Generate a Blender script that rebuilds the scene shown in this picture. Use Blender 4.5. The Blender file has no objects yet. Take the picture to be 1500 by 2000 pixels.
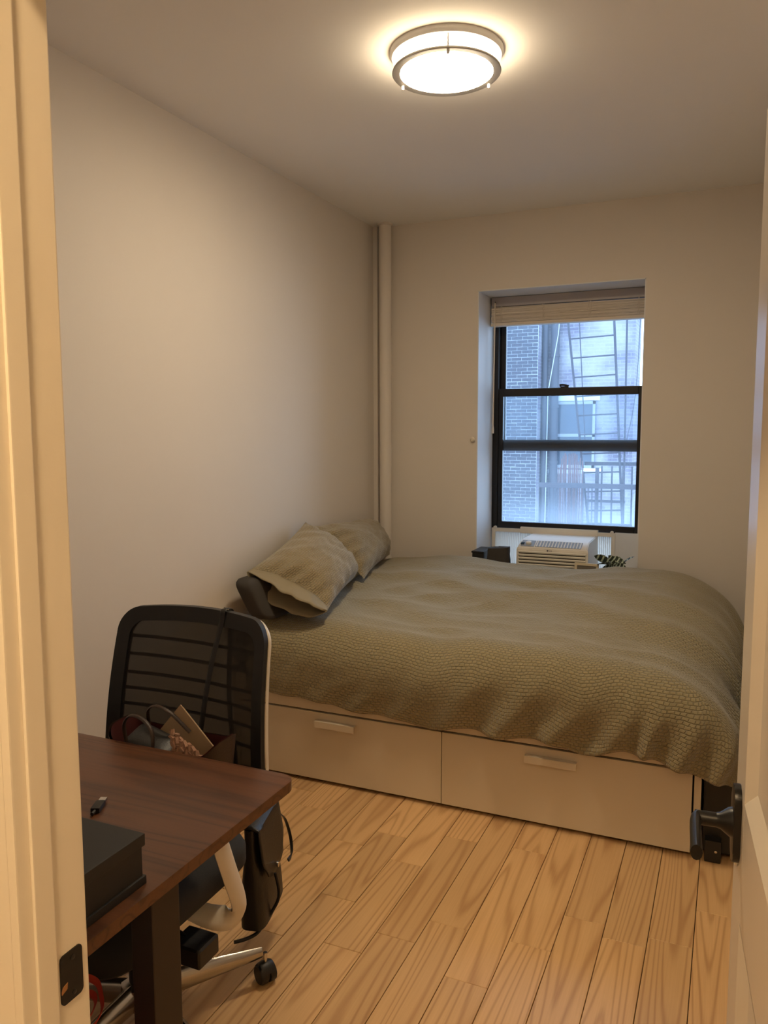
import bpy, bmesh, math, random
from mathutils import Vector, Matrix, noise
PI = math.pi
R = math.radians
random.seed(7)
S = bpy.context.scene
COL = S.collection

# ------------------------------------------------------------------ camera
cam_d = bpy.data.cameras.new('camera')
cam = bpy.data.objects.new('camera', cam_d)
COL.objects.link(cam)
cam_d.sensor_fit = 'VERTICAL'
cam_d.sensor_height = 32.0
cam_d.lens = 1541.79 / 2000 * 32.0
cam_d.clip_start = 0.02
cam_d.clip_end = 300
YAW, PITCH, ROLL = R(23.8075), R(5.8434), R(0.1552)
fwd = Vector((-math.sin(YAW) * math.cos(PITCH), math.cos(YAW) * math.cos(PITCH), -math.sin(PITCH)))
rt = Vector((math.cos(YAW), math.sin(YAW), 0))
dn = fwd.cross(rt)
r_ = rt * math.cos(ROLL) + dn * math.sin(ROLL)
d_ = -rt * math.sin(ROLL) + dn * math.cos(ROLL)
m = Matrix.Identity(4)
for i in range(3):
    m[i][0] = r_[i]; m[i][1] = -d_[i]; m[i][2] = -fwd[i]
m.translation = (2.0615, 0.0, 1.55)
cam.matrix_world = m
S.camera = cam

# ------------------------------------------------------------------ sky, exposure
W = bpy.data.worlds.new('sky')
S.world = W
W.use_nodes = True
bg = W.node_tree.nodes['Background']
bg.inputs[0].default_value = (0.50, 0.71, 1.0, 1)     # overcast daylight, seen cool next to the warm lamps
bg.inputs[1].default_value = 7.0
S.view_settings.view_transform = 'Standard'
S.view_settings.look = 'None'
S.view_settings.exposure = 0.0
S.view_settings.gamma = 1.0
S.view_settings.use_curve_mapping = False
CEIL_LAMP = (1.0, 0.80, 0.54)
CEIL_POWER = 88.0         # emission strength of the room lamp's diffuser
HALL_LAMP = (1.0, 0.71, 0.39)
HALL_POWER = 225.0
# a light portal on the window opening: adds no light, only guides sampling of the sky
pl = bpy.data.lights.new('window_portal', 'AREA')
pl.shape = 'RECTANGLE'; pl.size = 0.94; pl.size_y = 1.7
pl.cycles.is_portal = True
plo = bpy.data.objects.new('window_portal', pl)
plo.location = (1.13, 4.99, 1.5); plo.rotation_euler = (R(-90), 0, 0)
COL.objects.link(plo)

# ------------------------------------------------------------------ materials
def lin(c):
    return tuple((v / 255 / 12.92) if v / 255 <= 0.04045 else ((v / 255 + 0.055) / 1.055) ** 2.4 for v in c) + (1,)

def mat(name, rgb, rough=0.5, metal=0.0, var=0.06, scale=(30, 30, 30), bump=0.0, bscale=200, coat=0.0, spec=0.5, sheen=0.0):
    M = bpy.data.materials.new(name)
    M.use_nodes = True
    nt = M.node_tree; N = nt.nodes; L = nt.links
    b = N['Principled BSDF']
    b.inputs['Roughness'].default_value = rough
    b.inputs['Metallic'].default_value = metal
    b.inputs['Specular IOR Level'].default_value = spec
    b.inputs['Coat Weight'].default_value = coat
    b.inputs['Sheen Weight'].default_value = sheen
    tc = N.new('ShaderNodeTexCoord'); mp = N.new('ShaderNodeMapping')
    mp.inputs['Scale'].default_value = scale
    L.new(tc.outputs['Object'], mp.inputs['Vector'])
    nz = N.new('ShaderNodeTexNoise'); nz.inputs['Scale'].default_value = 1.0; nz.inputs['Detail'].default_value = 4
    L.new(mp.outputs[0], nz.inputs['Vector'])
    c = lin(rgb)
    mx = N.new('ShaderNodeMix'); mx.data_type = 'RGBA'
    mx.inputs['A'].default_value = tuple(v * (1 - var) for v in c[:3]) + (1,)
    mx.inputs['B'].default_value = tuple(min(1, v * (1 + var)) for v in c[:3]) + (1,)
    L.new(nz.outputs['Fac'], mx.inputs['Factor'])
    L.new(mx.outputs['Result'], b.inputs['Base Color'])
    if bump:
        n2 = N.new('ShaderNodeTexNoise'); n2.inputs['Scale'].default_value = bscale; n2.inputs['Detail'].default_value = 3
        L.new(tc.outputs['Object'], n2.inputs['Vector'])
        bp = N.new('ShaderNodeBump'); bp.inputs['Strength'].default_value = bump; bp.inputs['Distance'].default_value = 0.004
        L.new(n2.outputs['Fac'], bp.inputs['Height']); L.new(bp.outputs[0], b.inputs['Normal'])
    return M

def wood(name, dark, light, long_axis=1, across=7.0, along=0.9, rings=22, rough=0.4, rnd=0.25, contrast=0.6, coat=0.0):
    """contour-line grain, pores and a tint of its own for each piece"""
    M = bpy.data.materials.new(name); M.use_nodes = True
    nt = M.node_tree; N = nt.nodes; L = nt.links
    b = N['Principled BSDF']; b.inputs['Roughness'].default_value = rough; b.inputs['Coat Weight'].default_value = coat
    geo = N.new('ShaderNodeNewGeometry'); oi = N.new('ShaderNodeObjectInfo')
    mul = N.new('ShaderNodeVectorMath'); mul.operation = 'SCALE'; mul.inputs[0].default_value = (37, 53, 91)
    L.new(oi.outputs['Random'], mul.inputs['Scale'])
    add = N.new('ShaderNodeVectorMath'); add.operation = 'ADD'
    L.new(geo.outputs['Position'], add.inputs[0]); L.new(mul.outputs[0], add.inputs[1])
    def mapped(s_across, s_along):
        mp = N.new('ShaderNodeMapping')
        sc = [s_across] * 3; sc[long_axis] = s_along
        mp.inputs['Scale'].default_value = sc
        L.new(add.outputs[0], mp.inputs['Vector']); return mp
    def math_(op, a, v=None, b2=None):
        q = N.new('ShaderNodeMath'); q.operation = op
        L.new(a, q.inputs[0])
        if v is not None: q.inputs[1].default_value = v
        if b2 is not None: L.new(b2, q.inputs[1])
        return q.outputs[0]
    n1 = N.new('ShaderNodeTexNoise'); n1.inputs['Scale'].default_value = 1; n1.inputs['Detail'].default_value = 1.5; n1.inputs['Roughness'].default_value = 0.35
    L.new(mapped(across, along).outputs[0], n1.inputs['Vector'])
    s1 = math_('SINE', math_('MULTIPLY', n1.outputs['Fac'], rings * 2 * PI / 2))
    s1 = math_('MULTIPLY_ADD', s1, 0.5); N[-1].inputs[2].default_value = 0.5
    s1 = math_('POWER', s1, 4.0)
    n2 = N.new('ShaderNodeTexNoise'); n2.inputs['Scale'].default_value = 1; n2.inputs['Detail'].default_value = 3
    L.new(mapped(220, 5).outputs[0], n2.inputs['Vector'])
    n3 = N.new('ShaderNodeTexNoise'); n3.inputs['Scale'].default_value = 1; n3.inputs['Detail'].default_value = 2
    L.new(mapped(14, 2).outputs[0], n3.inputs['Vector'])
    f = math_('MULTIPLY', s1, contrast)
    f = math_('ADD', f, None, math_('MULTIPLY', n2.outputs['Fac'], 0.35))
    f = math_('ADD', f, None, math_('MULTIPLY', n3.outputs['Fac'], 0.3))
    f = math_('SUBTRACT', f, 0.15)
    mx = N.new('ShaderNodeMix'); mx.data_type = 'RGBA'
    mx.inputs['A'].default_value = lin(light); mx.inputs['B'].default_value = lin(dark)
    L.new(f, mx.inputs['Factor'])
    hs = N.new('ShaderNodeHueSaturation')
    mr = N.new('ShaderNodeMapRange'); mr.inputs['To Min'].default_value = 1 - rnd; mr.inputs['To Max'].default_value = 1 + rnd * 0.45
    L.new(oi.outputs['Random'], mr.inputs['Value']); L.new(mr.outputs[0], hs.inputs['Value'])
    L.new(mx.outputs['Result'], hs.inputs['Color']); L.new(hs.outputs[0], b.inputs['Base Color'])
    bp = N.new('ShaderNodeBump'); bp.inputs['Strength'].default_value = 0.12; bp.inputs['Distance'].default_value = 0.002
    L.new(n2.outputs['Fac'], bp.inputs['Height']); L.new(bp.outputs[0], b.inputs['Normal'])
    return M

def quilt_mat(name, rgb, cw=0.020, rh=0.0125, strength=1.0):
    """matelasse cloth: puckered stitched cells running with the cloth's own UVs (metres)"""
    M = bpy.data.materials.new(name); M.use_nodes = True
    nt = M.node_tree; N = nt.nodes; L = nt.links
    b = N['Principled BSDF']; b.inputs['Roughness'].default_value = 0.9; b.inputs['Specular IOR Level'].default_value = 0.15
    b.inputs['Sheen Weight'].default_value = 0.4; b.inputs['Sheen Roughness'].default_value = 0.5
    uv = N.new('ShaderNodeUVMap'); uv.uv_map = 'UVMap'
    nd = N.new('ShaderNodeTexNoise'); nd.inputs['Scale'].default_value = 26; nd.inputs['Detail'].default_value = 2
    L.new(uv.outputs[0], nd.inputs['Vector'])
    sub = N.new('ShaderNodeVectorMath'); sub.operation = 'SUBTRACT'; sub.inputs[1].default_value = (0.5, 0.5, 0.5)
    L.new(nd.outputs['Color'], sub.inputs[0])
    sc = N.new('ShaderNodeVectorMath'); sc.operation = 'SCALE'; sc.inputs['Scale'].default_value = 0.014
    L.new(sub.outputs[0], sc.inputs[0])
    ad = N.new('ShaderNodeVectorMath'); ad.operation = 'ADD'
    L.new(uv.outputs[0], ad.inputs[0]); L.new(sc.outputs[0], ad.inputs[1])
    br = N.new('ShaderNodeTexBrick'); br.inputs['Scale'].default_value = 1.0
    br.inputs['Brick Width'].default_value = cw; br.inputs['Row Height'].default_value = rh
    br.inputs['Mortar Size'].default_value = rh * 0.22; br.inputs['Mortar Smooth'].default_value = 1.0
    br.inputs['Color1'].default_value = (1, 1, 1, 1); br.inputs['Color2'].default_value = (.8, .8, .8, 1); br.inputs['Mortar'].default_value = (0, 0, 0, 1)
    L.new(ad.outputs[0], br.inputs['Vector'])
    mpw = N.new('ShaderNodeMapping'); mpw.inputs['Scale'].default_value = (14, 60, 1)
    L.new(uv.outputs[0], mpw.inputs[0])
    nz = N.new('ShaderNodeTexNoise'); nz.inputs['Scale'].default_value = 1; nz.inputs['Detail'].default_value = 4
    L.new(mpw.outputs[0], nz.inputs['Vector'])
    mx = N.new('ShaderNodeMix'); mx.data_type = 'FLOAT'; mx.inputs['Factor'].default_value = 0.45
    L.new(br.outputs['Color'], mx.inputs['A']); L.new(nz.outputs['Fac'], mx.inputs['B'])
    bp = N.new('ShaderNodeBump'); bp.inputs['Strength'].default_value = strength; bp.inputs['Distance'].default_value = 0.006
    L.new(mx.outputs['Result'], bp.inputs['Height']); L.new(bp.outputs[0], b.inputs['Normal'])
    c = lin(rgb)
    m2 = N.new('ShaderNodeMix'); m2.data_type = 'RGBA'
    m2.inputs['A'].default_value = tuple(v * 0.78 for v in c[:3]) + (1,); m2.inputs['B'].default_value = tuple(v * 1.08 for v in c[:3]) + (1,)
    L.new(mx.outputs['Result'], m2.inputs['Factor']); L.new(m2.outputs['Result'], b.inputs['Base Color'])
    return M

def emit(name, col, power):
    M = bpy.data.materials.new(name); M.use_nodes = True
    b = M.node_tree.nodes['Principled BSDF']
    b.inputs['Base Color'].default_value = (0.9, 0.88, 0.84, 1)
    b.inputs['Emission Color'].default_value = col + (1,)
    b.inputs['Emission Strength'].default_value = power
    return M

def glass_mat(name, haze=0.12, smear=0.0):
    """window pane: clear, faintly reflective, with a film of dust that scatters daylight"""
    M = bpy.data.materials.new(name); M.use_nodes = True
    nt = M.node_tree; N = nt.nodes; L = nt.links
    N.remove(N['Principled BSDF'])
    tr = N.new('ShaderNodeBsdfTransparent'); tr.inputs[0].default_value = (0.93, 0.96, 0.98, 1)
    tl = N.new('ShaderNodeBsdfTranslucent'); tl.inputs[0].default_value = (0.75, 0.86, 0.95, 1)
    gl = N.new('ShaderNodeBsdfGlossy'); gl.inputs['Roughness'].default_value = 0.03
    fr = N.new('ShaderNodeFresnel'); fr.inputs[0].default_value = 1.35
    tc = N.new('ShaderNodeTexCoord'); nz = N.new('ShaderNodeTexNoise'); nz.inputs['Scale'].default_value = 3.0; nz.inputs['Detail'].default_value = 5
    L.new(tc.outputs['Object'], nz.inputs['Vector'])
    mr = N.new('ShaderNodeMapRange'); mr.inputs['To Min'].default_value = haze * 0.5; mr.inputs['To Max'].default_value = haze * 1.5
    L.new(nz.outputs['Fac'], mr.inputs['Value'])
    fac = mr.outputs[0]
    if smear:                                   # condensation and dirt gathered along the bottom of the pane
        sx = N.new('ShaderNodeSeparateXYZ'); L.new(tc.outputs['Object'], sx.inputs[0])
        m2 = N.new('ShaderNodeMapRange'); m2.interpolation_type = 'SMOOTHSTEP'
        m2.inputs['From Min'].default_value = 1.18; m2.inputs['From Max'].default_value = 0.97
        m2.inputs['To Min'].default_value = 0.0; m2.inputs['To Max'].default_value = smear
        L.new(sx.outputs['Z'], m2.inputs['Value'])
        a = N.new('ShaderNodeMath'); a.operation = 'ADD'; L.new(fac, a.inputs[0]); L.new(m2.outputs[0], a.inputs[1]); fac = a.outputs[0]
    m1 = N.new('ShaderNodeMixShader'); L.new(fac, m1.inputs[0]); L.new(tr.outputs[0], m1.inputs[1]); L.new(tl.outputs[0], m1.inputs[2])
    m3 = N.new('ShaderNodeMixShader'); L.new(fr.outputs[0], m3.inputs[0]); L.new(m1.outputs[0], m3.inputs[1]); L.new(gl.outputs[0], m3.inputs[2])
    L.new(m3.outputs[0], N['Material Output'].inputs['Surface'])
    return M

def mesh_fabric(name, rgb, open_=0.35):
    M = bpy.data.materials.new(name); M.use_nodes = True
    nt = M.node_tree; N = nt.nodes; L = nt.links
    b = N['Principled BSDF']; b.inputs['Base Color'].default_value = lin(rgb); b.inputs['Roughness'].default_value = 0.8
    tr = N.new('ShaderNodeBsdfTransparent')
    tc = N.new('ShaderNodeTexCoord'); mp = N.new('ShaderNodeMapping'); mp.inputs['Scale'].default_value = (400, 400, 400)
    L.new(tc.outputs['Object'], mp.inputs[0])
    ch = N.new('ShaderNodeTexNoise'); ch.inputs['Scale'].default_value = 1.0
    L.new(mp.outputs[0], ch.inputs['Vector'])
    mr = N.new('ShaderNodeMapRange'); mr.inputs['To Min'].default_value = 1 - open_ * 1.4; mr.inputs['To Max'].default_value = 1 - open_ * 0.6
    L.new(ch.outputs['Fac'], mr.inputs['Value'])
    ms = N.new('ShaderNodeMixShader'); L.new(mr.outputs[0], ms.inputs[0]); L.new(tr.outputs[0], ms.inputs[1]); L.new(b.outputs[0], ms.inputs[2])
    L.new(ms.outputs[0], N['Material Output'].inputs['Surface'])
    return M

def facade_mat(name):
    """old painted brick far across the yard: courses, faded lilac-grey and pale patches"""
    M = bpy.data.materials.new(name); M.use_nodes = True
    nt = M.node_tree; N = nt.nodes; L = nt.links
    b = N['Principled BSDF']; b.inputs['Roughness'].default_value = 0.9
    tc = N.new('ShaderNodeTexCoord'); mp = N.new('ShaderNodeMapping'); mp.inputs['Rotation'].default_value = (R(90), 0, 0)
    L.new(tc.outputs['Object'], mp.inputs[0])
    br = N.new('ShaderNodeTexBrick'); br.inputs['Scale'].default_value = 1.0
    br.inputs['Brick Width'].default_value = 0.2; br.inputs['Row Height'].default_value = 0.0675; br.inputs['Mortar Size'].default_value = 0.007; br.inputs['Mortar Smooth'].default_value = 0.5
    br.inputs['Color1'].default_value = lin((78, 74, 92)); br.inputs['Color2'].default_value = lin((98, 92, 104)); br.inputs['Mortar'].default_value = lin((118, 118, 128))
    L.new(mp.outputs[0], br.inputs['Vector'])
    nz = N.new('ShaderNodeTexNoise'); nz.inputs['Scale'].default_value = 1.1; nz.inputs['Detail'].default_value = 6
    L.new(tc.outputs['Object'], nz.inputs['Vector'])
    cr = N.new('ShaderNodeValToRGB'); cr.color_ramp.elements[0].position = 0.42; cr.color_ramp.elements[1].position = 0.62
    L.new(nz.outputs['Fac'], cr.inputs[0])
    mx = N.new('ShaderNodeMix'); mx.data_type = 'RGBA'; mx.inputs['B'].default_value = lin((150, 150, 156))
    fm = N.new('ShaderNodeMath'); fm.operation = 'MULTIPLY'; fm.inputs[1].default_value = 0.65
    L.new(cr.outputs[0], fm.inputs[0]); L.new(fm.outputs[0], mx.inputs['Factor']); L.new(br.outputs['Color'], mx.inputs['A'])
    L.new(mx.outputs['Result'], b.inputs['Base Color'])
    return M

MT = {}
MT['wall'] = mat('wall_paint', (218, 210, 200), 0.75, var=0.02, scale=(3, 3, 3), bump=0.06, bscale=90, spec=0.3)
MT['ceiling'] = mat('ceiling_paint', (238, 235, 230), 0.85, var=0.02, scale=(2, 2, 2), bump=0.05, bscale=60, spec=0.2)
MT['trim'] = mat('trim_gloss_paint', (226, 216, 198), 0.38, var=0.03, scale=(6, 6, 2), bump=0.08, bscale=40)
MT['door'] = mat('door_gloss_paint', (224, 214, 198), 0.3, var=0.02, scale=(5, 5, 1), bump=0.05, bscale=40)
MT['reveal'] = mat('reveal_paint', (224, 224, 224), 0.7, var=0.02, scale=(4, 4, 4), bump=0.05)
MT['oak'] = wood('oak_floor', (160, 114, 70), (222, 183, 132), 1, 6.5, 0.36, 38, 0.38, 0.15, 0.42)
MT['gap'] = mat('floor_gap', (40, 26, 14), 0.9)
MT['walnut'] = wood('walnut_top', (54, 31, 18), (106, 66, 40), 0, 16, 0.9, 14, 0.30, 0.0, 0.45)
MT['walnut_edge'] = wood('walnut_edge', (66, 36, 18), (120, 74, 42), 0, 9, 0.9, 10, 0.3, 0.0, 0.6)
MT['bedwhite'] = mat('white_foil', (214, 200, 176), 0.32, var=0.01, scale=(4, 4, 4))
MT['quilt'] = quilt_mat('quilt_cotton', (156, 144, 110))
MT['sham'] = quilt_mat('sham_cotton', (156, 142, 112), 0.018, 0.011, 0.9)
MT['flange'] = mat('sham_plain_cotton', (146, 134, 108), 0.85, bump=0.1, bscale=60)
MT['charcoal'] = mat('charcoal_cotton', (62, 58, 54), 0.9, bump=0.1, bscale=300)
MT['mattress'] = mat('mattress_ticking', (170, 160, 140), 0.9)
MT['black'] = mat('black_plastic', (26, 24, 22), 0.45, var=0.1)
MT['blackmetal'] = mat('black_metal', (24, 22, 21), 0.4, 0.2, var=0.08)
MT['iron'] = mat('matte_black_lever', (26, 24, 22), 0.36, 0.3, var=0.06)
MT['desk_leg'] = mat('bronze_black_powdercoat', (44, 34, 26), 0.5, 0.1, var=0.05, bump=0.1, bscale=600)
MT['blackbox'] = mat('black_card', (38, 36, 33), 0.6, var=0.06, bump=0.05, bscale=400)
MT['leather'] = mat('black_leather', (28, 26, 25), 0.42, var=0.1, bump=0.2, bscale=250)
MT['fabricdark'] = mat('grey_black_upholstery', (44, 42, 38), 0.85, var=0.12, scale=(300, 300, 300), bump=0.2, bscale=700)
MT['whiteplastic'] = mat('white_plastic', (222, 212, 194), 0.4, var=0.02)
MT['chrome'] = mat('polished_aluminium', (190, 186, 180), 0.22, 1.0, var=0.03)
MT['nickel'] = mat('brushed_nickel', (226, 224, 222), 0.5, 0.0, var=0.04, scale=(5, 5, 200))
MT['ringnickel'] = mat('satin_nickel_ring', (172, 168, 162), 0.5, 0.2, var=0.03)
MT['silver'] = mat('silver_metal', (215, 212, 205), 0.2, 1.0)
MT['mesh'] = mesh_fabric('chair_mesh', (34, 30, 26), 0.07)
MT['totebrown'] = mat('tote_dark_leather', (52, 36, 26), 0.5, var=0.1, bump=0.2)
MT['totered'] = mat('tote_red_lining', (72, 18, 15), 0.8, var=0.1)
MT['paper'] = mat('kraft_paper', (176, 150, 118), 0.8, var=0.05)
MT['knit'] = mat('pink_knit', (168, 130, 106), 0.95, var=0.2, scale=(200, 200, 200), bump=0.4)
MT['red'] = mat('red_ribbon', (190, 58, 28), 0.6, var=0.1)
MT['redpaper'] = mat('red_bag_paper', (170, 48, 26), 0.7, var=0.06)
MT['alu'] = mat('black_aluminium', (20, 20, 24), 0.42, 0.1, var=0.05)
MT['glass'] = glass_mat('window_glass', 0.035)
MT['glass_low'] = glass_mat('window_glass_dusty', 0.06, 0.12)
MT['blind'] = mat('blind_slat', (222, 208, 188), 0.5, var=0.03)
MT['headrail'] = mat('blind_headrail', (172, 165, 164), 0.45, var=0.02)
MT['ac'] = mat('ac_white_plastic', (226, 220, 208), 0.45, var=0.02)
MT['accordion'] = mat('accordion_vinyl', (228, 222, 212), 0.6, var=0.02)
nt_ = MT['accordion'].node_tree; tl_ = nt_.nodes.new('ShaderNodeBsdfTranslucent'); tl_.inputs[0].default_value = (0.8, 0.78, 0.74, 1)
ms_ = nt_.nodes.new('ShaderNodeMixShader'); ms_.inputs[0].default_value = 0.25
nt_.links.new(nt_.nodes['Principled BSDF'].outputs[0], ms_.inputs[1]); nt_.links.new(tl_.outputs[0], ms_.inputs[2]); nt_.links.new(ms_.outputs[0], nt_.nodes['Material Output'].inputs['Surface'])
MT['acgrey'] = mat('ac_grey_grid', (140, 146, 156), 0.5, var=0.05)
MT['acdark'] = mat('ac_dark_slot', (58, 48, 40), 0.8)
MT['leaf'] = mat('prayer_plant_leaf', (40, 48, 38), 0.5, var=0.1)
MT['leafpale'] = mat('leaf_pale_stripe', (176, 190, 170), 0.5, var=0.1)
MT['pot'] = mat('pot_grey', (120, 116, 112), 0.6)
MT['cream'] = mat('cream_frame', (214, 200, 172), 0.5, var=0.04)
MT['photo'] = mat('frame_print', (120, 112, 100), 0.4, var=0.3, scale=(20, 20, 20))
MT['brick'] = mat('grey_brick', (54, 56, 66), 0.9, var=0.2, scale=(5, 5, 5))
MT['mortar'] = mat('pale_mortar', (186, 190, 196), 0.9, var=0.05)
MT['facade'] = facade_mat('painted_brick')
MT['rust'] = mat('fire_escape_iron', (44, 42, 52), 0.8, var=0.15, scale=(6, 6, 6))
MT['pipe_out'] = mat('drainpipe_iron', (52, 54, 64), 0.7, var=0.1)
MT['reed'] = mat('weathered_reed', (84, 64, 66), 0.9, var=0.25, scale=(20, 20, 3))
MT['outglass'] = mat('far_window_glass', (44, 58, 74), 0.15, var=0.1)
MT['outwhite'] = mat('white_paint_outside', (226, 228, 230), 0.8, var=0.03)
MT['outgrey'] = mat('grey_paint_outside', (128, 132, 140), 0.8, var=0.05)
MT['yard'] = mat('yard_concrete', (150, 150, 152), 0.95, var=0.1)
MT['wire'] = mat('cable_black', (44, 46, 56), 0.8)
MT['palewire'] = mat('cable_pale', (140, 144, 150), 0.8)
MT['lamp'] = emit('lamp_diffuser_glow', CEIL_LAMP, CEIL_POWER)
MT['lampside'] = emit('lamp_side_glow', CEIL_LAMP, CEIL_POWER * 0.3)
MT['halllamp'] = emit('hall_lamp_glow', HALL_LAMP, HALL_POWER)
MT['woodraw'] = mat('raw_pine', (150, 104, 60), 0.8, var=0.15)
MT['logo'] = mat('logo_grey', (90, 90, 94), 0.5)

# ------------------------------------------------------------------ mesh helpers
def tag(o, label=None, cat=None, group=None, kind=None):
    if label: o['label'] = label
    if cat: o['category'] = cat
    if group: o['group'] = group
    if kind: o['kind'] = kind
    return o

def thing(name, loc, label, cat, group=None, rz=0):
    o = bpy.data.objects.new(name, None)
    o.empty_display_size = 0.05
    o.location = loc; o.rotation_euler = (0, 0, rz)
    COL.objects.link(o)
    return tag(o, label, cat, group)

def structure(name):
    o = bpy.data.objects.new(name, None); o.empty_display_size = 0.05
    COL.objects.link(o); o['kind'] = 'structure'
    return o

def place(o, parent):
    """world-space mesh data under a parent that may stand anywhere"""
    o.parent = parent
    pm = Matrix.Translation(parent.location) @ parent.rotation_euler.to_matrix().to_4x4()
    if parent.parent:
        pp = parent.parent
        pm = Matrix.Translation(pp.location) @ pp.rotation_euler.to_matrix().to_4x4() @ parent.matrix_parent_inverse @ pm
    o.matrix_parent_inverse = pm.inverted()

def ob(name, bm, material, parent=None, smooth=False, world=True):
    me = bpy.data.meshes.new(name)
    bmesh.ops.recalc_face_normals(bm, faces=bm.faces[:])
    if smooth:
        for f in bm.faces: f.smooth = True
    bm.to_mesh(me); bm.free()
    for mm in (material if isinstance(material, (list, tuple)) else [material]):
        me.materials.append(MT[mm] if isinstance(mm, str) else mm)
    if smooth: me.set_sharp_from_angle(angle=R(40))
    o = bpy.data.objects.new(name, me)
    COL.objects.link(o)
    if parent:
        if world: place(o, parent)
        else: o.parent = parent
    return o

def base_origin(o):
    """put a one-mesh thing's origin at the centre of its base"""
    vs = o.data.vertices
    if o.parent: return o
    xs = [v.co.x for v in vs]; ys = [v.co.y for v in vs]; zs = [v.co.z for v in vs]
    c = Vector(((min(xs) + max(xs)) / 2, (min(ys) + max(ys)) / 2, min(zs)))
    o.data.transform(Matrix.Translation(-c)); o.location = c
    return o

def box(x0, x1, y0, y1, z0, z1, bev=0.0, seg=2, bm=None, M=None):
    b = bmesh.new()
    r = bmesh.ops.create_cube(b, size=1)
    bmesh.ops.transform(b, matrix=Matrix.Translation(((x0 + x1) / 2, (y0 + y1) / 2, (z0 + z1) / 2)) @ Matrix.Diagonal((abs(x1 - x0), abs(y1 - y0), abs(z1 - z0), 1)), verts=b.verts)
    if bev: bmesh.ops.bevel(b, geom=b.edges[:], offset=bev, segments=seg, affect='EDGES', profile=0.7)
    if M is not None: bmesh.ops.transform(b, matrix=M, verts=b.verts)
    return join(bm, b)

def join(bm, b):
    if bm is None: return b
    me = bpy.data.meshes.new('tmp'); b.to_mesh(me); b.free(); bm.from_mesh(me); bpy.data.meshes.remove(me)
    return bm

def lathe(prof, c=(0, 0, 0), n=32, axis='Z', bm=None, M=None, caps=True):
    """prof: list of (radius, height)"""
    b = bmesh.new(); rings = []
    for r, h in prof:
        ring = []
        for k in range(n):
            a = 2 * PI * k / n
            p = (r * math.cos(a), r * math.sin(a), h)
            if axis == 'X': p = (p[2], p[0], p[1])
            if axis == 'Y': p = (p[0], p[2], p[1])
            ring.append(b.verts.new((p[0] + c[0], p[1] + c[1], p[2] + c[2])))
        rings.append(ring)
    for i in range(len(rings) - 1):
        for k in range(n):
            b.faces.new((rings[i][k], rings[i][(k + 1) % n], rings[i + 1][(k + 1) % n], rings[i + 1][k]))
    if caps:
        for ring in (rings[0], rings[-1]):
            try: b.faces.new(ring)
            except ValueError: pass
    if M is not None: bmesh.ops.transform(b, matrix=M, verts=b.verts)
    return join(bm, b)

def sweep(pts, rx, ry=None, n=10, bm=None, up=(0, 0, 1), square=False, taper=None, closed=False):
    """a tube (or flat strap) along points; rx across, ry along 'up'"""
    ry = ry or rx; b = bmesh.new(); P = [Vector(p) for p in pts]; rings = []; K = len(P)
    for i, p in enumerate(P):
        if closed: t = (P[(i + 1) % K] - P[i - 1]).normalized()
        else: t = (P[min(i + 1, K - 1)] - P[max(i - 1, 0)]).normalized()
        u = Vector(up); s = t.cross(u)
        if s.length < 1e-4: s = t.cross(Vector((1, 0, 0)))
        s.normalize(); u = s.cross(t).normalized()
        f = taper[i] if taper else 1
        ring = []
        for k in range(n):
            a = 2 * PI * k / n + (PI / 4 if square else 0)
            ca, sa = math.cos(a), math.sin(a)
            if square and n == 4: ca *= 1.4142; sa *= 1.4142
            ring.append(b.verts.new(p + s * (ca * rx * f) + u * (sa * ry * f)))
        rings.append(ring)
    for i in range(K if closed else K - 1):
        A, B = rings[i], rings[(i + 1) % K]
        for k in range(n): b.faces.new((A[k], A[(k + 1) % n], B[(k + 1) % n], B[k]))
    if not closed:
        b.faces.new(rings[0]); b.faces.new(rings[-1])
    return join(bm, b)

def smooth_path(pts, n=6):
    """Catmull-Rom through points"""
    P = [Vector(p) for p in pts]; out = []
    for i in range(len(P) - 1):
        p0, p1, p2, p3 = P[max(i - 1, 0)], P[i], P[i + 1], P[min(i + 2, len(P) - 1)]
        for k in range(n):
            t = k / n
            out.append(0.5 * ((2 * p1) + (p2 - p0) * t + (2 * p0 - 5 * p1 + 4 * p2 - p3) * t * t + (-p0 + 3 * p1 - 3 * p2 + p3) * t ** 3))
    out.append(P[-1]); return out

def surf(nu, nv, fn, bm=None, uvfn=None, closeu=False):
    b = bmesh.new(); G = []
    for i in range(nu):
        G.append([b.verts.new(fn(i / (nu - 1), j / (nv - 1))) for j in range(nv)])
    uvl = b.loops.layers.uv.new('UVMap') if uvfn else None
    for i in range(nu - 1):
        for j in range(nv - 1):
            f = b.faces.new((G[i][j], G[i + 1][j], G[i + 1][j + 1], G[i][j + 1]))
            if uvl:
                for l, (a, c) in zip(f.loops, ((i, j), (i + 1, j), (i + 1, j + 1), (i, j + 1))):
                    l[uvl].uv = uvfn(a / (nu - 1), c / (nv - 1))
    return join(bm, b)

def prism(poly, z0, z1, bm=None, M=None, bev=0.0):
    """polygon (x,y) pushed from z0 to z1"""
    b = bmesh.new()
    lo = [b.verts.new((x, y, z0)) for x, y in poly]; hi = [b.verts.new((x, y, z1)) for x, y in poly]
    b.faces.new(lo[::-1]); b.faces.new(hi); n = len(poly)
    for k in range(n): b.faces.new((lo[k], lo[(k + 1) % n], hi[(k + 1) % n], hi[k]))
    if bev: bmesh.ops.bevel(b, geom=b.edges[:], offset=bev, segments=2, affect='EDGES', profile=0.7)
    if M is not None: bmesh.ops.transform(b, matrix=M, verts=b.verts)
    return join(bm, b)

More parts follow.
